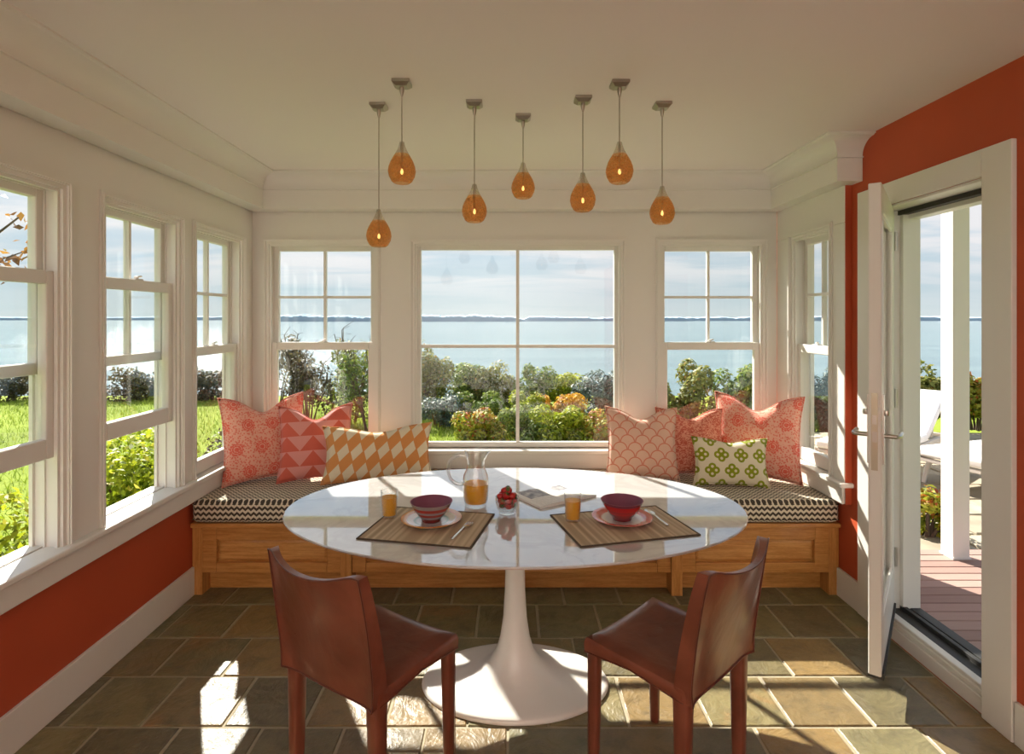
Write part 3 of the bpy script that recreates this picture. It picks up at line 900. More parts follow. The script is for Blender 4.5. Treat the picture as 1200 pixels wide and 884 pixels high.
# ------------------------------------------------------------------ tulip table
TX, TY, TZ = .030, 2.36, .73
table = empty('dining_table', (TX, TY, 0), 0, 'oval white marble table on a white tulip pedestal foot', 'table')
A, B = .93, .592
m = MB().lathe([(A - .045, TZ - .022, B - .045), (A - .006, TZ - .010, B - .006), (A, TZ - .006, B), (A, TZ - .003, B), (A - .003, TZ, B - .003)], 96)
m.build('tabletop', 'marble', table, smooth=25)
m = MB().lathe([(A - .0445, TZ - .0225, B - .0445), (A - .006, TZ - .0105, B - .006), (A + .0006, TZ - .006, B + .0006), (A + .0006, TZ - .004, B + .0006)], 96, cap=False)
m.build('edge_reflection_band', 'edge_reflection', table, smooth=60)  # thin band added to carry the edge's painted reflection
ped = [(.38, .0), (.383, .006), (.378, .014), (.36, .019), (.31, .024), (.24, .033), (.18, .046), (.138, .064), (.104, .092), (.078, .134), (.061, .19), (.049, .27), (.042, .38), (.040, .47),
       (.042, .55), (.048, .62), (.060, .67), (.080, .70), (.10, .712)]
full = []
for r_, z in ped:
    k = max(0.0, min(1.0, (r_ - .06) / .32))
    full.append((r_, z, r_ * (1 - .325 * k)))
MB().lathe(full, 72).build('pedestal', 'lacquer', table, smooth=50)

# ------------------------------------------------------------------ leather chairs
def make_chair():
    root = empty('dining_chair')
    hx, hy = .196, .172
    # seat shell: top grid, skirt
    N = 14
    def top(u, v):
        dish = .011 * (1 - u*u) * (1 - v*v) + .009 * (1 - u*u) * abs(v) ** 3
        r_ = .010 * max(0, (max(abs(u), abs(v)) - .80) / .20) ** 2
        return (hx * u * 1.00, hy * v * 1.00, .456 - dish - r_ + .004 * v)
    m = MB()
    m.grid([[top(-1 + 2*i/N, -1 + 2*j/N) for j in range(N + 1)] for i in range(N + 1)])
    rim = [top(-1 + 2*i/N, -1) for i in range(N)] + [top(1, -1 + 2*i/N) for i in range(N)] + [top(1 - 2*i/N, 1) for i in range(N)] + [top(-1, 1 - 2*i/N) for i in range(N)]
    def skirt(p, f, zlow):
        x, y, z = p
        e = max(abs(x) / (hx*1.02), abs(y) / (hy*1.02))
        bell = 1 + .012 * math.sin(f * math.pi)
        cornerness = (abs(x) / (hx*1.02)) * (abs(y) / (hy*1.02))
        zl = zlow + .018 * (1 - cornerness)
        bell *= 1 + .028 * (1 - (1 - f) ** 6)
        return (x * bell, y * bell, z * (1 - f) + zl * f)
    rings = [rim] + [[skirt(p, f, .402) for p in rim] for f in (.06, .16, .35, .7, 1.0)]
    rings.append([(x * .975, y * .975, z + .004) for x, y, z in rings[-1]])
    rings.append([(x * .965, y * .965, .425) for x, y, z in rings[-1]])
    m.rings(rings, cap=True)
    seat = m.build('seat', 'leather', root, smooth=50)
    e = MB().tube([(x*1.004, y*1.004, z) for x, y, z in rings[5]] + [rings[5][0]], .0026, 6)
    e.build('hem', 'leather_edge', seat, smooth=60)
    # backrest: curved shell leaning back, thicker at both sides
    NU, NV = 20, 18
    def bk(u, t, side):
        z = .404 + t * (.392 + .010 * abs(u) ** 3 - .030 * (1 - u*u) * t)
        z -= .016 * t ** 8 * max(0, (abs(u) - .80) / .20) ** 2
        lean = .010 + .075 * max(0, t - .10) ** 1.15
        curve = .040 * (1 - u*u) * (0.25 + .75 * t)
        wx = hx * (1.02 + .035 * math.sin(t * math.pi) - .015 * t)
        edge = abs(u) ** 6
        th = .010 + .019 * edge * (1 - .60 * t)
        y = -hy - lean - curve + side * th + .004
        flare = .010 * t * abs(u) ** 4
        return (wx * u, y + flare * 0.6, z)
    m = MB()
    front = [[bk(-1 + 2*i/NU, j/NV, 1) for j in range(NV + 1)] for i in range(NU + 1)]
    back = [[bk(-1 + 2*i/NU, j/NV, -1) for j in range(NV + 1)] for i in range(NU + 1)]
    m.grid(front); m.grid(back)
    def strip(a, b):
        m.grid([a, [tuple((Vector(p) + Vector(q)) / 2 * 1.0) for p, q in zip(a, b)], b])
    strip(front[0], back[0]); strip(front[-1], back[-1])
    strip([r[-1] for r in front], [r[-1] for r in back]); strip([r[0] for r in front], [r[0] for r in back])
    bo = m.build('backrest', 'leather', root)
    import bmesh
    bm = bmesh.new(); bm.from_mesh(bo.data); bmesh.ops.remove_doubles(bm, verts=bm.verts, dist=1e-5); bmesh.ops.recalc_face_normals(bm, faces=bm.faces)
    bm.to_mesh(bo.data); bm.free(); bo.data.shade_smooth(); bo.data.set_sharp_from_angle(angle=R(55))
    w = MB()
    edge = [back[0][j] for j in range(NV + 1)] + [back[i][NV] for i in range(1, NU + 1)] + [back[NU][j] for j in range(NV - 1, -1, -1)]
    w.tube([(x * 1.004, y - .001, z + .001) for x, y, z in edge], .0026, 6)
    w.build('back_welt', 'leather_edge', bo, smooth=60)
    w = MB().tube([(x, y - .001, z) for x, y, z in [back[i][0] for i in range(NU + 1)]], .003, 6)
    w.build('hem', 'leather_edge', bo, smooth=60)
    # legs with rounded rectangular section, tapering down
    for sx in (-1, 1):
        for sy in (-1, 1):
            cx, cy = sx * (hx - .018), sy * (hy - .018)
            if sy < 0: cy -= .012
            rs = []
            kb = 1.22 if sy < 0 else 1.0
            for z, a, b, ox, oy in ((0, .013, .014, .004, .0), (.012, .0145, .0155, .004, 0), (.20, .0175, .0185, .002, 0), (.36, .0195, .021, 0, 0), (.425, .021, .023, 0, 0), (.44, .020, .022, 0, 0)):
                a, b = a * kb, b * kb
                ring = []
                for k in range(16):
                    an = 2 * math.pi * k / 16
                    c, s_ = math.cos(an), math.sin(an)
                    ring.append((cx + sx*ox + a * math.copysign(abs(c) ** .55, c), cy + sy*oy + b * math.copysign(abs(s_) ** .55, s_), z))
                rs.append(ring)
            lg = MB().rings(rs).build('leg', 'leather', root, smooth=50)
            seam = MB().tube([(cx + sx*.0215*1.0 - sx*.001, cy + sy*.012, z) for z in (.02, .2, .40)], .0014, 5)
            seam.build('leg_seam', 'leather_edge', lg)
    return root
ch1 = make_chair()
tag(ch1, 'brown leather dining chair seen from behind, left of the pedestal', 'chair', 'leather chairs at the table')
ch1.location = (-.432, 1.868, 0); ch1.rotation_euler = (0, 0, R(-33))
ch2 = copy_tree(ch1)
tag(ch2, 'brown leather dining chair right of the pedestal, turned to the left', 'chair', 'leather chairs at the table')
ch2.location = (.522, 1.895, 0); ch2.rotation_euler = (0, 0, R(43.5))

# ------------------------------------------------------------------ pendants
def make_pendant():
    root = empty('pendant_light')
    # local origin on the ceiling
    s = .034
    m = MB().add([(-s, -s, 0), (s, -s, 0), (s, s, 0), (-s, s, 0), (-s, -s, -.010), (s, -s, -.010), (s, s, -.010), (-s, s, -.010),
                  (-s*.62, -s*.62, -.022), (s*.62, -s*.62, -.022), (s*.62, s*.62, -.022), (-s*.62, s*.62, -.022)],
                 [(0, 1, 2, 3), (0, 4, 5, 1), (1, 5, 6, 2), (2, 6, 7, 3), (3, 7, 4, 0), (4, 8, 9, 5), (5, 9, 10, 6), (6, 10, 11, 7), (7, 11, 8, 4), (8, 11, 10, 9)])
    m.build('canopy', 'canopy_metal', root)
    MB().lathe([(.009, -.020), (.009, -.035), (.004, -.055)], 12).build('strain_relief', 'canopy_metal', root, smooth=40)
    return root
SHADE = [(.030, -.056), (.040, -.048), (.0495, -.030), (.0535, -.010), (.0510, .008), (.0445, .026), (.036, .042), (.0275, .056)]
NECK = [(.0275, .056), (.0195, .071), (.013, .087), (.0085, .105)]
ceil_px = [(444, 123, 274), (471, 96, 198), (556, 120, 245), (613, 136, 218), (683, 115, 232), (726, 97, 198), (776, 122, 247)]
ordn = ['hanging lowest, at the far left of the row', 'second from left, hung high near the viewer', 'third from left, hung at middle height',
        'fourth from left, farthest from the viewer', 'fifth from left, right of the middle', 'sixth from left, hung high near the viewer', 'at the far right of the row']
pr = [make_pendant()]
pr += [copy_tree(pr[0]) for _ in range(6)]
shade_mesh = neck_mesh = bulb_mesh = None
for i, (px, cyp, by) in enumerate(ceil_px):
    Y = F * (H - 1.5) / (VPY - cyp); X = (px - VPX) / F * Y
    zb_ = 1.5 + (VPY - by) / F * Y
    p = pr[i]
    p.location = (X, Y, H)
    dz = zb_ - H
    MB().tube([(0, 0, -.05), (0, 0, dz + .095)], .0022, 6).build('cord', 'cord', p)
    MB().lathe([(.0045, dz + .060), (.0055, dz + .066), (.0055, dz + .09), (.004, dz + .104)], 12).build('socket', 'canopy_metal', p, smooth=40)
    if shade_mesh is None:
        so = MB().lathe(SHADE, 28, cap=False).build('shade', 'amber_glass', p, smooth=80); shade_mesh = so.data
        no = MB().lathe(NECK, 28, cap=False).build('glass_neck', 'frosted_glass', p, smooth=80); neck_mesh = no.data
        bo = MB().lathe([(.001, -.022), (.004, -.020), (.0055, -.015), (.0055, -.010), (.004, -.004), (.002, .000)], 12).build('bulb', 'bulb_glow', p, smooth=80); bulb_mesh = bo.data
    else:
        so = bpy.data.objects.new('shade', shade_mesh); no = bpy.data.objects.new('glass_neck', neck_mesh); bo = bpy.data.objects.new('bulb', bulb_mesh)
        for q in (so, no, bo): COL.objects.link(q); q.parent = p
    st = MB().tube([(0, 0, dz + .060), (0, 0, dz + .000)], .0045, 8).build('bulb_stem', 'canopy_metal', p)
    for q in (so, no, bo): q.location = (0, 0, dz)
    tag(p, 'amber glass drop pendant, ' + ordn[i], 'pendant light', 'amber pendants over the table')

# ------------------------------------------------------------------ on the table
def mat_(x, y, w, d, rz, label):
    m = MB(); nx, ny = 12, 8
    m.box(-w/2 + .006, w/2 - .006, -d/2 + .006, d/2 - .006, 0, .003)
    o = m.build('placemat', 'placemat', None)
    MB().box(-w/2, w/2, -d/2, -d/2 + .006, 0, .0042).box(-w/2, w/2, d/2 - .006, d/2, 0, .0042).box(-w/2, -w/2 + .006, -d/2 + .006, d/2 - .006, 0, .0042).box(w/2 - .006, w/2, -d/2 + .006, d/2 - .006, 0, .0042).build('binding', 'mat_binding', o)
    o.location = (x, y, TZ + .0005); o.rotation_euler = (0, 0, rz)
    return tag(o, label, 'placemat', 'striped placemats')
mat_(-.29, 2.118, .415, .345, R(-12), 'brown striped placemat under the grey and red banded bowl')
mat_(.425, 2.13, .455, .325, R(14), 'brown striped placemat under the all red bowl')
ZM = TZ + .0046
def saucer(x, y, mat, label):
    m = MB().lathe([(.050, 0), (.055, .003), (.085, .009), (.113, .017), (.114, .019), (.111, .0195), (.082, .012), (.055, .0065), (.002, .006)], 40)
    o = m.build('saucer', mat, None, smooth=50); o.location = (x, y, ZM); tag(o, label, 'plate', 'saucers under the bowls'); return o
saucer(-.287, 2.150, 'plate_orange', 'white saucer with an orange rim, on the left placemat')
saucer(.433, 2.165, 'plate_red', 'white saucer with a red rim, on the right placemat')
def bowl_(x, y, mat, label):
    root = empty('bowl', (x, y, ZM + .0075), 0, label, 'bowl', 'footed cereal bowls')
    out = [(.001, .001), (.036, 0), (.038, .010), (.046, .017), (.060, .035), (.071, .054), (.079, .070), (.080, .072)]
    inn = [(.080, .072), (.077, .0715), (.069, .054), (.057, .036), (.043, .021), (.020, .016), (.001, .015)]
    MB().lathe(out, 40, cap=False).build('outer_wall', mat, root, smooth=50)
    MB().lathe(inn, 40, cap=False).build('inner_glaze', 'plum_glaze', root, smooth=50)
bowl_(-.287, 2.150, 'bowl_grey_red', 'bowl banded in grey and dark red with a plum inside')
bowl_(.433, 2.165, 'bowl_red', 'bright red bowl with a plum inside')
def tumbler(x, y, label):
    root = empty('juice_glass', (x, y, ZM), 0, label, 'glass', 'tumblers of orange juice')
    MB().lathe([(.026, 0), (.0275, .002), (.034, .104), (.0325, .104), (.0265, .010), (.001, .009)], 28).build('tumbler', 'clear_glass', root, smooth=50)
    MB().lathe([(.001, .0095), (.0260, .0105), (.0308, .078), (.001, .078)], 28).build('juice', 'juice', root, smooth=40)
tumbler(-.457, 2.205, 'tumbler of orange juice left of the grey and red bowl')
tumbler(.246, 2.165, 'tumbler of orange juice left of the bright red bowl')
# pitcher
pit = empty('pitcher', (-.131, 2.345, TZ + .0005), 0, 'clear glass pitcher half filled with orange juice', 'pitcher')
body = [(.040, 0), (.044, .003), (.050, .03), (.0535, .075), (.0545, .105), (.050, .130), (.040, .150), (.036, .165), (.036, .185), (.041, .210), (.047, .228)]
inner = [(.0455, .228), (.0395, .210), (.0345, .185), (.0345, .165), (.0385, .150), (.0485, .130), (.0525, .105), (.0515, .075), (.048, .03), (.044, .018), (.001, .016)]
pm = MB().lathe(body + inner, 36)
pm.v = [(x + (.018 * max(0, (z - .19) / .038) ** 1.5 if x > .02 and abs(y) < .03 else 0) * (1 - abs(y) / .03 if abs(y) < .03 else 0), y, z) for x, y, z in pm.v]
pm.build('glass_body', 'clear_glass', pit, smooth=60)
MB().lathe([(.001, .0165), (.0435, .0185), (.0472, .030), (.0502, .075), (.0510, .095), (.001, .095)], 36).build('juice', 'juice', pit, smooth=40)
hp = []
for k in range(15):
    a = R(60 + k * 15.5)
    hp.append((-.052 + .050 * math.cos(a) - .012, 0, .150 + .060 * math.sin(a)))
hp = [(-.036, 0, .200)] + hp + [(-.053, 0, .100)]
MB().tube(hp, [.007] + [.0078] * 15 + [.009], 10).build('handle', 'thick_glass', pit, smooth=60)
# berries
BXc, BYc = -.003, 2.262
gl = empty('berry_glass', (BXc, BYc, TZ + .0005), 0, 'small clear glass holding strawberries, beside the pitcher', 'glass')
MB().lathe([(.030, 0), (.033, .003), (.030, .008), (.040, .022), (.046, .045), (.047, .066), (.0455, .066), (.0445, .045), (.038, .024), (.026, .013), (.001, .012)], 32).build('cup', 'clear_glass', gl, smooth=50)
def strawberry():
    m = MB().lathe([(.001, -.013), (.006, -.011), (.011, -.004), (.0135, .004), (.012, .010), (.006, .0135), (.001, .0125)], 14)
    o = m.build('strawberry', 'strawberry', None, smooth=60)
    c = MB()
    for k in range(6):
        a = k * math.pi / 3
        ca, sa = math.cos(a), math.sin(a)
        c.add([(0, 0, .0150), (ca*.006 - sa*.003, sa*.006 + ca*.003, .0145), (ca*.013, sa*.013, .0120), (ca*.006 + sa*.003, sa*.006 - ca*.003, .0145)], [(0, 1, 2, 3)])
    c.tube([(0, 0, .013), (.001, .001, .020)], .0012, 5)
    c.build('calyx', 'berry_leaf', o)
    return o
rn = random.Random(11)
sb = strawberry(); first = True
pos = []
for lay, (z, rr, n) in enumerate(((.032, .019, 4), (.052, .027, 6), (.072, .026, 6), (.088, .012, 3))):
    for k in range(n):
        a = 2 * math.pi * (k + .5 * lay) / n + .3
        pos.append((BXc + rr * math.cos(a), BYc + rr * math.sin(a), TZ + z + rn.uniform(-.003, .003), lay, k))
for i, (x, y, z, lay, k) in enumerate(pos):
    o = sb if i == 0 else copy_tree(sb)
    o.location = (x, y, z); o.rotation_euler = (rn.uniform(0, 6.28), rn.uniform(0, 6.28), rn.uniform(0, 6.28))
    if lay < 2: o.rotation_euler = (rn.uniform(-1, 1) + 1.5, rn.uniform(-.6, .6), rn.uniform(0, 6.28))
    n_ = (4, 6, 6, 3)[lay]
    an = math.degrees(2 * math.pi * (k + .5 * lay) / n_ + .3) % 360
    where = ('right', 'back right', 'back', 'back left', 'left', 'front left', 'front', 'front right')[int(((an + 22.5) % 360) // 45)]
    tag(o, 'red strawberry ' + ('low in the berry glass', 'inside against the berry glass', 'heaped at the rim of the berry glass', 'on top of the heap in the berry glass')[lay] + ', at its ' + where, 'strawberry', 'strawberries in the berry glass')
# magazine
mg = empty('magazine', (.200, 2.478, TZ + .0005), R(33), 'open magazine with a grey photograph, lying right of the strawberries', 'magazine')
m = MB(); N = 16
def pg(x, top):
    b = abs(x) / .15
    return .004 + .016 * (b ** .5) * (1 - .75 * b) if top else 0.0
P1 = [[(-.15 + .30 * i/N, y, pg(-.15 + .30*i/N, 1)) for y in (-.105, 0, .105)] for i in range(N + 1)]
P0 = [[(-.15 + .30 * i/N, y, 0) for y in (-.105, 0, .105)] for i in range(N + 1)]
m.grid(P1); m.build('open_pages', 'printed_page', mg, smooth=60)
m = MB().grid(P0)
for r_ in (0, 2): m.grid([[P0[i][r_], (P1[i][r_][0], P1[i][r_][1], P1[i][r_][2] - .0003)] for i in range(N + 1)])
for i in (0, N): m.grid([[P0[i][j], P1[i][j]] for j in range(3)])
m.build('page_block', 'paper', mg)
# cutlery
def cutlery(name, a, b, label, kind):
    d = Vector((b[0] - a[0], b[1] - a[1], 0)); L = d.length
    root = empty(name, (a[0], a[1], ZM), math.atan2(d.y, d.x), label, name)
    hl = L * .62
    rs = []
    for t, w_, h_, z in ((0, .0055, .0015, .004), (.05, .0065, .0018, .004), (.5, .0045, .0018, .006), (1, .0025, .0016, .010)):
        x = t * hl
        rs.append([(x, w_ * math.cos(k*math.pi/5), z + h_ * math.sin(k*math.pi/5)) for k in range(10)])
    MB().rings(rs).build('handle', 'steel', root, smooth=50)
    h = MB()
    if kind == 'fork':
        P = []
        for t in (0, .2, .4, .55):
            w_ = .0025 + .009 * min(1, t / .4)
            P.append([(hl + t * (L - hl), w_ * s_, .010 - .006 * math.sin(t * 1.8)) for s_ in (-1, -.33, .33, 1)])
        h.grid(P)
        for s_ in (-.9, -.3, .3, .9):
            h.tube([(hl + .52 * (L - hl), .0115 * s_ * .95, .0052), (hl + .8 * (L - hl), .0115 * s_, .0042), (L, .0112 * s_, .007)], [.0014, .0013, .0006], 5)
        h.build('fork_head', 'steel', root, solid=.0012)
    else:
        P = []
        for i in range(9):
            t = i / 8; w_ = .0028 + .0135 * math.sin(math.pi * min(1, t ** .8)) ** .8
            P.append([(hl + t * (L - hl), w_ * s_ / 3, .0085 - .005 * (1 - (s_ / 3) ** 2) * math.sin(math.pi * t)) for s_ in (-3, -2, -1, 0, 1, 2, 3)])
        h.grid(P); h.build('spoon_bowl', 'steel', root, smooth=60, solid=.0012)
    return root
cutlery('fork', (-.194, 1.973), (-.138, 2.135), 'steel fork on the left placemat, right of the orange rimmed saucer', 'fork')
cutlery('spoon', (.590, 2.105), (.548, 2.275), 'steel spoon on the right placemat, right of the red rimmed saucer', 'spoon')

# ------------------------------------------------------------------ outdoors: ground, sea, far shore
GZ = -.30
g = MB()
gx = [-40, -12, -1.9]
# ground with a bluff edge: left/back lawn
ringY = 13.3
g.box(-60, 60, YB + TH + .02, ringY, GZ - 3.0, GZ)
g.box(-60, XL - TH - .02, -8, YB + TH + .02, GZ - 3.0, GZ)
g.box(XRR + THR + .05, 60, -8, YB + TH + .02, GZ - 3.0, GZ)
struct(g.build('ground', 'lawn'))
struct(MB().add([(-9000, 13.5, -6), (9000, 13.5, -6), (9000, 6000, -6), (-9000, 6000, -6)], [(0, 1, 2, 3)]).build('sea', 'sea_water'))
def shore(name, x0, x1, y, hmax, seed):
    rn = np.random.RandomState(seed); n = 260
    xs = np.linspace(x0, x1, n); h = np.zeros(n)
    for k in range(1, 40):
        h += np.sin(xs / (x1 - x0) * 6.283 * k * 1.7 + rn.uniform(0, 6.28)) * rn.uniform(.2, 1) / k ** .8
    h = (h - h.min()) / (h.max() - h.min())
    h = hmax * (.45 + .45 * h + .10 * rn.rand(n))
    e = np.minimum(1, np.minimum(np.arange(n), n - 1 - np.arange(n)) / 18.0)
    h *= e
    P = [[(xs[i], y, -6), (xs[i], y, -6 + h[i] * .75), (xs[i], y + 30, -6 + h[i]), (xs[i], y + 160, -6 + h[i] * .7), (xs[i], y + 160, -6)] for i in range(n)]
    o = MB().grid(P).build(name, 'hazed_trees'); return struct(o)
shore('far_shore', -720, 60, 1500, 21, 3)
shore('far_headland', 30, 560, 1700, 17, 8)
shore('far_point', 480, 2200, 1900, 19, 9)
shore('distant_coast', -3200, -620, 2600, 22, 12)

# leaves
def leaf_cloud(pts, nrm, size, seed, fold=.25, aspect=.5):
    rn = np.random.RandomState(seed); n = len(pts)
    d = nrm + rn.normal(0, .55, (n, 3)); d /= np.linalg.norm(d, axis=1)[:, None]
    r = rn.normal(0, 1, (n, 3)); a = np.cross(d, r); a /= np.linalg.norm(a, axis=1)[:, None] + 1e-9
    b = np.cross(d, a)
    s = size * rn.uniform(.6, 1.3, n)[:, None]
    v = np.empty((n, 4, 3))
    v[:, 0] = pts - a * s * .5; v[:, 2] = pts + a * s * .5
    v[:, 1] = pts + b * s * aspect * .5 + d * s * fold * .4; v[:, 3] = pts - b * s * aspect * .5 + d * s * fold * .4
    return v.reshape(-1, 3)
def quads(name, v, tone, mat, parent):
    n = len(v) // 4
    me = bpy.data.meshes.new(name)
    me.vertices.add(4*n); me.vertices.foreach_set('co', v.astype(np.float32).ravel())
    me.loops.add(4*n); me.loops.foreach_set('vertex_index', np.arange(4*n, dtype=np.int32))
    me.polygons.add(n); me.polygons.foreach_set('loop_start', np.arange(0, 4*n, 4, dtype=np.int32))
    me.update(calc_edges=True); me.validate()
    at = me.attributes.new('tone', 'FLOAT', 'POINT'); at.data.foreach_set('value', np.repeat(tone, 4).astype(np.float32))
    me.materials.append(M[mat])
    o = bpy.data.objects.new(name, me); COL.objects.link(o)
    if parent: o.parent = parent
    return o
def shrub(name, label, cat, x, y, z, rx, ry, h, n, leaf, mat, seed, lumps=9, group=None, sparse=False, stems=7, aspect=.5, fold=.25):
    rn = np.random.RandomState(seed)
    root = empty(name, (x, y, z), 0, label, cat, group)
    cs, rs = [], []
    for k in range(lumps):
        a = rn.uniform(0, 6.28); q = math.sqrt(rn.uniform(0, 1)) * .72
        zz = rn.uniform(.24 if sparse else .12, .78)
        cs.append((q * math.cos(a) * rx, q * math.sin(a) * ry, zz * h)); rs.append(rn.uniform(.26, .46))
    cs = np.array(cs); rs = np.array(rs)
    k = rn.randint(0, lumps, n)
    d = rn.normal(0, 1, (n, 3)); d /= np.linalg.norm(d, axis=1)[:, None]
    rad = rs[k][:, None] * np.array([rx, ry, h * .62])[None, :]
    q = rn.uniform(.45 if not sparse else .1, 1.03, n)[:, None] ** .5
    pts = cs[k] + d * rad * q
    pts[:, 2] = np.clip(pts[:, 2], .02, None)
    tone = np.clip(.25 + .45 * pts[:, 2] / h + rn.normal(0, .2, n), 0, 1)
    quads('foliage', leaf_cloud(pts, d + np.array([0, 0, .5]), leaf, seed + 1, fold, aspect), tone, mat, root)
    st = MB()
    for i in range(stems):
        c = cs[i % lumps]
        b = (c[0] * .25, c[1] * .25, 0)
        st.tube([b, (c[0] * .5, c[1] * .5, c[2] * .5), (c[0], c[1], c[2] * 1.05)], [.018, .012, .005], 5)
        if sparse:
            for _ in range(4):
                e = c + np.array([rn.uniform(-.4, .4) * rx, rn.uniform(-.4, .4) * ry, rn.uniform(.05, .35) * h])
                st.tube([(c[0] * .7, c[1] * .7, c[2] * .7), tuple((c * .85 + e * .35)), tuple(e)], [.010, .007, .003], 4)
    st.build('stem', 'bark', root)
    return root
# low bushes right under the left windows
for i, (x, yy, rx, h, lab) in enumerate(((-2.85, 3.05, .55, 1.0, 'yellow green bush under the leftmost, nearest window'), (-2.80, 4.40, .60, 1.10, 'yellow green bush below the raised sash of the middle left window'))):
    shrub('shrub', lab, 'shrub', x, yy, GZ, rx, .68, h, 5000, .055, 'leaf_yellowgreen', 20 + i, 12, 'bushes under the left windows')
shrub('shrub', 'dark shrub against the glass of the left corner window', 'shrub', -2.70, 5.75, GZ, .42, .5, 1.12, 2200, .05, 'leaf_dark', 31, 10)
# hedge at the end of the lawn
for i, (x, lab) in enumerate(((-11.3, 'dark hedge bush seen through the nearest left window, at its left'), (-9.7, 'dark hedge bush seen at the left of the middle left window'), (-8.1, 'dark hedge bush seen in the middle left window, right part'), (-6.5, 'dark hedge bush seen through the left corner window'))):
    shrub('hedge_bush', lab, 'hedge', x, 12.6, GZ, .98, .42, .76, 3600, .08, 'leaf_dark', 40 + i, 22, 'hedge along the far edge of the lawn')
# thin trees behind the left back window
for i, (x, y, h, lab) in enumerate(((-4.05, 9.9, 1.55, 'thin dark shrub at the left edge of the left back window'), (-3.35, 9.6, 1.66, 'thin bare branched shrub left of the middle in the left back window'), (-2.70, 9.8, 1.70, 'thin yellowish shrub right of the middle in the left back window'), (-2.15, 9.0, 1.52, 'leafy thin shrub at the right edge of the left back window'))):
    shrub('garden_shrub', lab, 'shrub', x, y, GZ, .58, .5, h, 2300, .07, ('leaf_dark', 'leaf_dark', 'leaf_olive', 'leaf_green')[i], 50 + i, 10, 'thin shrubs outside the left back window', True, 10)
# planting seen through the middle window: px position, distance, half width, height above the lawn
S = [
    ('garden_shrub', 'tall olive bush with rusty tips at the left edge of the middle window', 500, 10.6, .44, 1.22, 2800, .075, 'leaf_olive'),
    ('garden_shrub', 'dense green bush in the left half of the middle window, back row', 541, 11.0, .46, .98, 3000, .075, 'leaf_green'),
    ('garden_shrub', 'olive bush just left of the middle window bar, back row', 582, 10.8, .42, .98, 2600, .08, 'leaf_olive'),
    ('garden_shrub', 'green bush just right of the middle window bar, back row', 622, 10.8, .40, .95, 2600, .075, 'leaf_green'),
    ('garden_shrub', 'pale yellow green bush behind the golden flowers', 662, 11.2, .44, .74, 2200, .075, 'leaf_yellowgreen'),
    ('conifer', 'blue grey spreading conifer at the right edge of the middle window', 706, 9.9, .50, .86, 3600, .10, 'leaf_bluegreen'),
    ('garden_shrub', 'low pale silver green bush beside the lawn in the middle window', 512, 9.5, .38, .52, 1700, .06, 'leaf_bluegreen'),
    ('garden_shrub', 'low green bush in the middle row, left of the window bar', 565, 9.4, .40, .58, 2200, .065, 'leaf_green'),
    ('garden_shrub', 'low olive bush in the middle row, behind the window bar', 612, 9.3, .34, .60, 2200, .065, 'leaf_yellowgreen'),
    ('flower_bush', 'golden yellow flowering bush right of the middle window bar', 656, 9.4, .36, .60, 2000, .07, 'leaf_gold'),
    ('garden_shrub', 'low yellow and brown bush in the front row left of the window bar', 567, 8.2, .36, .50, 2600, .06, 'leaf_mixed'),
    ('garden_shrub', 'low dark green bush in the front row behind the window bar', 615, 8.0, .32, .50, 2600, .06, 'leaf_green'),
    ('garden_shrub', 'low bright green bush in the front row right of the window bar', 660, 8.0, .36, .53, 3000, .065, 'leaf_yellowgreen'),
    ('garden_shrub', 'low green and rust bush at the lower right of the middle window', 706, 8.1, .34, .56, 2200, .06, 'leaf_mixed'),
    ('garden_shrub', 'dark green bush in the left half of the right back window', 796, 8.7, .48, 1.12, 3000, .08, 'leaf_olive'),
    ('garden_shrub', 'green bush in the right half of the right back window', 872, 8.7, .50, 1.10, 3000, .08, 'leaf_green'),
    ('conifer', 'grey green conifer outside the narrow right window', 956, 8.2, .48, 1.30, 3600, .09, 'leaf_bluegreen'),
]
for i, (nm, lab, px, y, rx, h, n, lf, mt) in enumerate(S):
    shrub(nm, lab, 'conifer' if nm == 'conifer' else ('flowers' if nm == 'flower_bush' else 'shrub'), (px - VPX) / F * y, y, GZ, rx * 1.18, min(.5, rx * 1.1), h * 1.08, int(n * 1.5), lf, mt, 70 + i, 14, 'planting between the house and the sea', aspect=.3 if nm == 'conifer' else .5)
# terrace hedge and the small shrub by the deck
for i, (x, lab) in enumerate(((5.55, 'green hedge bush between the door frame and the porch post'), (6.35, 'green and rust hedge bush behind the porch post'), (7.15, 'green hedge bush right of the porch post'))):
    shrub('hedge_bush', lab, 'hedge', x, 7.75, -.02, .50, .40, .92, 4200, .08, 'leaf_mixed' if i == 1 else 'leaf_olive', 90 + i, 14, 'hedge behind the terrace')
shrub('deck_shrub', 'small orange and green shrub beside the deck and the porch post', 'shrub', 2.93, 4.0, -.02, .26, .24, .40, 900, .055, 'leaf_mixed', 99, 8)
# young tree whose twig shows in the nearest left window
tr = empty('garden_tree', (-6.0, 5.1, GZ), 0, 'young tree with a thin orange leaved twig at the left picture edge', 'tree')
tw = MB().tube([(0, 0, 0), (.05, 0, 1.2), (.2, 0, 2.2), (.3, .1, 3.2)], [.07, .06, .045, .02], 8)
tips = []
for b in ([(.15, 0, 1.9), (.8, 0, 2.25), (1.4, 0, 2.3), (1.75, .0, 2.42)], [(.8, 0, 2.25), (1.2, .1, 2.45), (1.55, .1, 2.72)], [(.2, 0, 2.2), (-.4, .2, 2.7), (-.8, .3, 3.0)], [(1.4, 0, 2.3), (1.6, -.05, 2.22), (1.85, -.05, 2.22)]):
    tw.tube(b, [.02, .013, .008, .004][:len(b)], 6); tips += b[1:]
tw.build('trunk', 'bark', tr, smooth=60)
rr = np.random.RandomState(5); tp = np.array(tips)[rr.randint(0, len(tips), 160)] + rr.normal(0, .10, (160, 3))
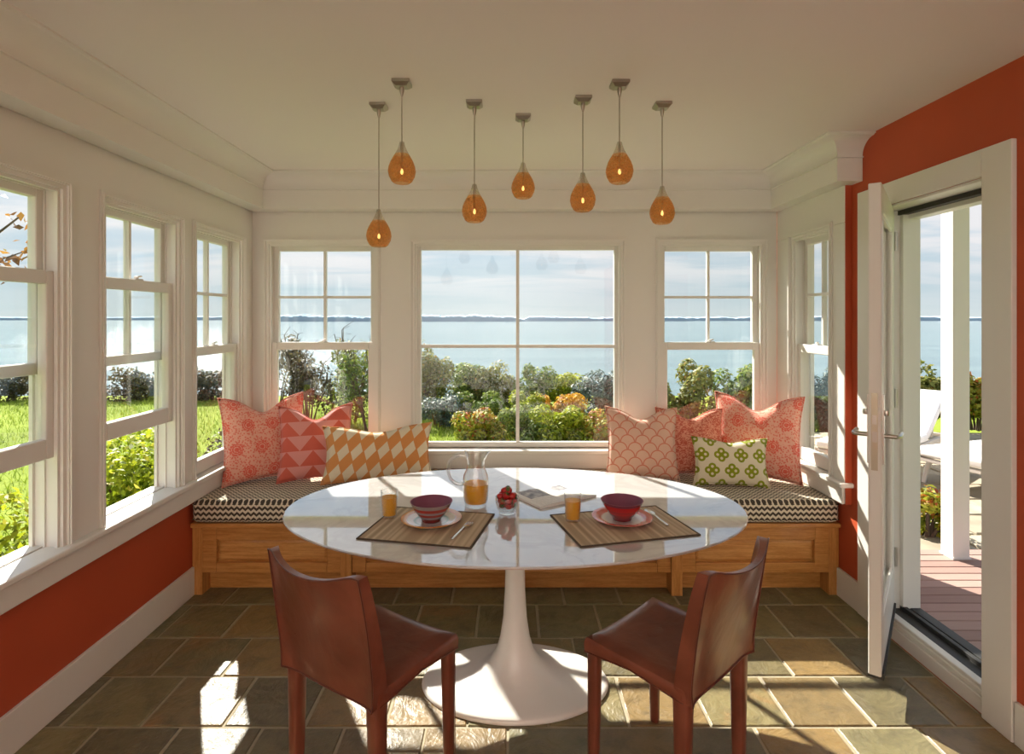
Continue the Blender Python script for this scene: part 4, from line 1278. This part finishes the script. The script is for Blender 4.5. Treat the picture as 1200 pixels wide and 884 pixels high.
quads('foliage', leaf_cloud(tp, rr.normal(0, 1, (160, 3)), .10, 6), rr.rand(160), 'leaf_rust', tr)
# grass blades on the lawn near the windows
rg = np.random.RandomState(77); n = 36000
gx_ = np.concatenate([rg.uniform(-11, -1.95, n // 2), rg.uniform(-3.5, 1.5, n // 2)]); gy_ = np.concatenate([rg.uniform(3, 12.5, n // 2), rg.uniform(4.4, 10.5, n // 2)])
base = np.stack([gx_, gy_, np.full(n, GZ)], 1); an = rg.uniform(0, 6.28, n); hh = rg.uniform(.035, .085, n)
wv = np.stack([np.cos(an), np.sin(an), np.zeros(n)], 1) * .006
ln = np.stack([rg.normal(0, .02, n), rg.normal(0, .02, n), hh], 1)
v = np.stack([base - wv, base + wv, base + ln + wv * .2, base + ln - wv * .2], 1).reshape(-1, 3)
o = quads('lawn_grass', v, rg.rand(n), 'grass_blade', None)
tag(o, 'short sunlit grass of the lawn outside the windows', 'grass', kind='stuff')

# ------------------------------------------------------------------ deck, terrace, post, loungers
deck = struct(MB().box(XRR + THR + .02, 3.3, .6, 3.62, GZ, .030).build('deck', 'siding'))
y = .62; bm_ = None
while y < 3.56:
    if bm_ is None:
        ob = MB().box(-.66, .66, -.0395, .0395, 0, .026).build('deck_board', 'deck_wood', deck, bevel=.003, seg=1); bm_ = ob
    else:
        ob = bm_.copy(); COL.objects.link(ob)
    ob.location = (XRR + THR + .02 + .662, y + .04, .031); y += .0845
patio = struct(MB().box(XRR + THR + .05, 9.0, 3.64, 7.4, GZ, -.035).build('patio', 'gravel'))
rp = random.Random(8); x0 = XRR + THR + .08; yy = 3.66; k = 0
while yy < 7.3:
    d = rp.uniform(.32, .5); x = x0 - rp.uniform(0, .3)
    while x < 8.2:
        w = rp.uniform(.38, .75); j = lambda: rp.uniform(-.02, .02)
        xa, xb, ya, yb = max(x, x0), x + w - .02, yy, yy + d - .02
        if xb - xa > .1:
            c = [(xa + j(), ya + j()), (xb + j(), ya + j()), (xb + j(), yb + j()), (xa + j(), yb + j())]
            cx, cy = (xa + xb) / 2, (ya + yb) / 2
            vs = [(px - cx, py - cy, -.02) for px, py in c] + [(px - cx, py - cy, .0) for px, py in c] + [((px - cx) * .975, (py - cy) * .97, .006) for px, py in c]
            fs = [(8, 9, 10, 11)]
            for q in range(4):
                t = (q + 1) % 4; fs += [(q, t, 4 + t, 4 + q), (4 + q, 4 + t, 8 + t, 8 + q)]
            MB().add(vs, fs).build('flagstone', 'flagstone', patio, loc=(cx, cy, -.022 + rp.uniform(-.003, .003)))
        x += w
    yy += d
post = empty('porch_post', (2.715, 3.47, 0), 0, 'white square porch post on the deck outside the open door', 'post')
MB().box(-.05, .05, -.05, .05, .058, 2.60).build('post_shaft', 'exterior_white', post, bevel=.004)
MB().box(-.055, .055, -.055, .055, .058, .070).build('post_foot', 'exterior_white', post)
struct(MB().box(XRR + THR + .02, 3.1, .6, 3.75, 2.60, 2.72).build('porch_roof', 'exterior_white'))

def lounger(label, loc, rz, back_deg):
    root = empty('sun_lounger', loc, rz, label, 'sun lounger', 'white loungers on the terrace')
    # local x along the length, foot at x=0
    f = MB()
    for s_ in (-.29, .29):
        f.box(.02, 1.88, s_ - .018, s_ + .018, .215, .265)
    for x in (.03, .7, 1.3, 1.85): f.box(x - .02, x + .02, -.272, .272, .222, .255)
    f.build('frame', 'lounger_frame', root, bevel=.006)
    for x, dx in ((.22, .10), (1.55, -.10)):
        for s_ in (-.285, .285):
            MB().tube([(x, s_, .23), (x - dx * .6, s_, .12), (x - dx, s_, 0)], [.026, .022, .018], 8).build('leg', 'exterior_white', root, smooth=60)
    sl = slab_cushion(0, 1.18, -.30, .30, .266, .345, .025)
    sl.build('seat_pad', 'lounger_fabric', root, smooth=50)
    b = slab_cushion(0, .74, -.30, .30, 0, .075, .025)
    bo = b.build('backrest', 'lounger_fabric', root, smooth=50); bo.location = (1.19, 0, .275); bo.rotation_euler = (0, -R(back_deg), 0)
    MB().tube([(1.55, -.22, .25), (1.19 + .5*math.cos(R(back_deg)), -.22, .26 + .5*math.sin(R(back_deg)))], .012, 6).tube([(1.55, .22, .25), (1.19 + .5*math.cos(R(back_deg)), .22, .26 + .5*math.sin(R(back_deg)))], .012, 6).build('prop', 'lounger_frame', root)
    return root
lounger('white sun lounger nearer the door, its foot end showing behind the post', (3.82, 4.98, -.016), R(18), 40)
lounger('white sun lounger with raised back, farther from the door', (3.165, 5.32, -.016), R(38), 33)
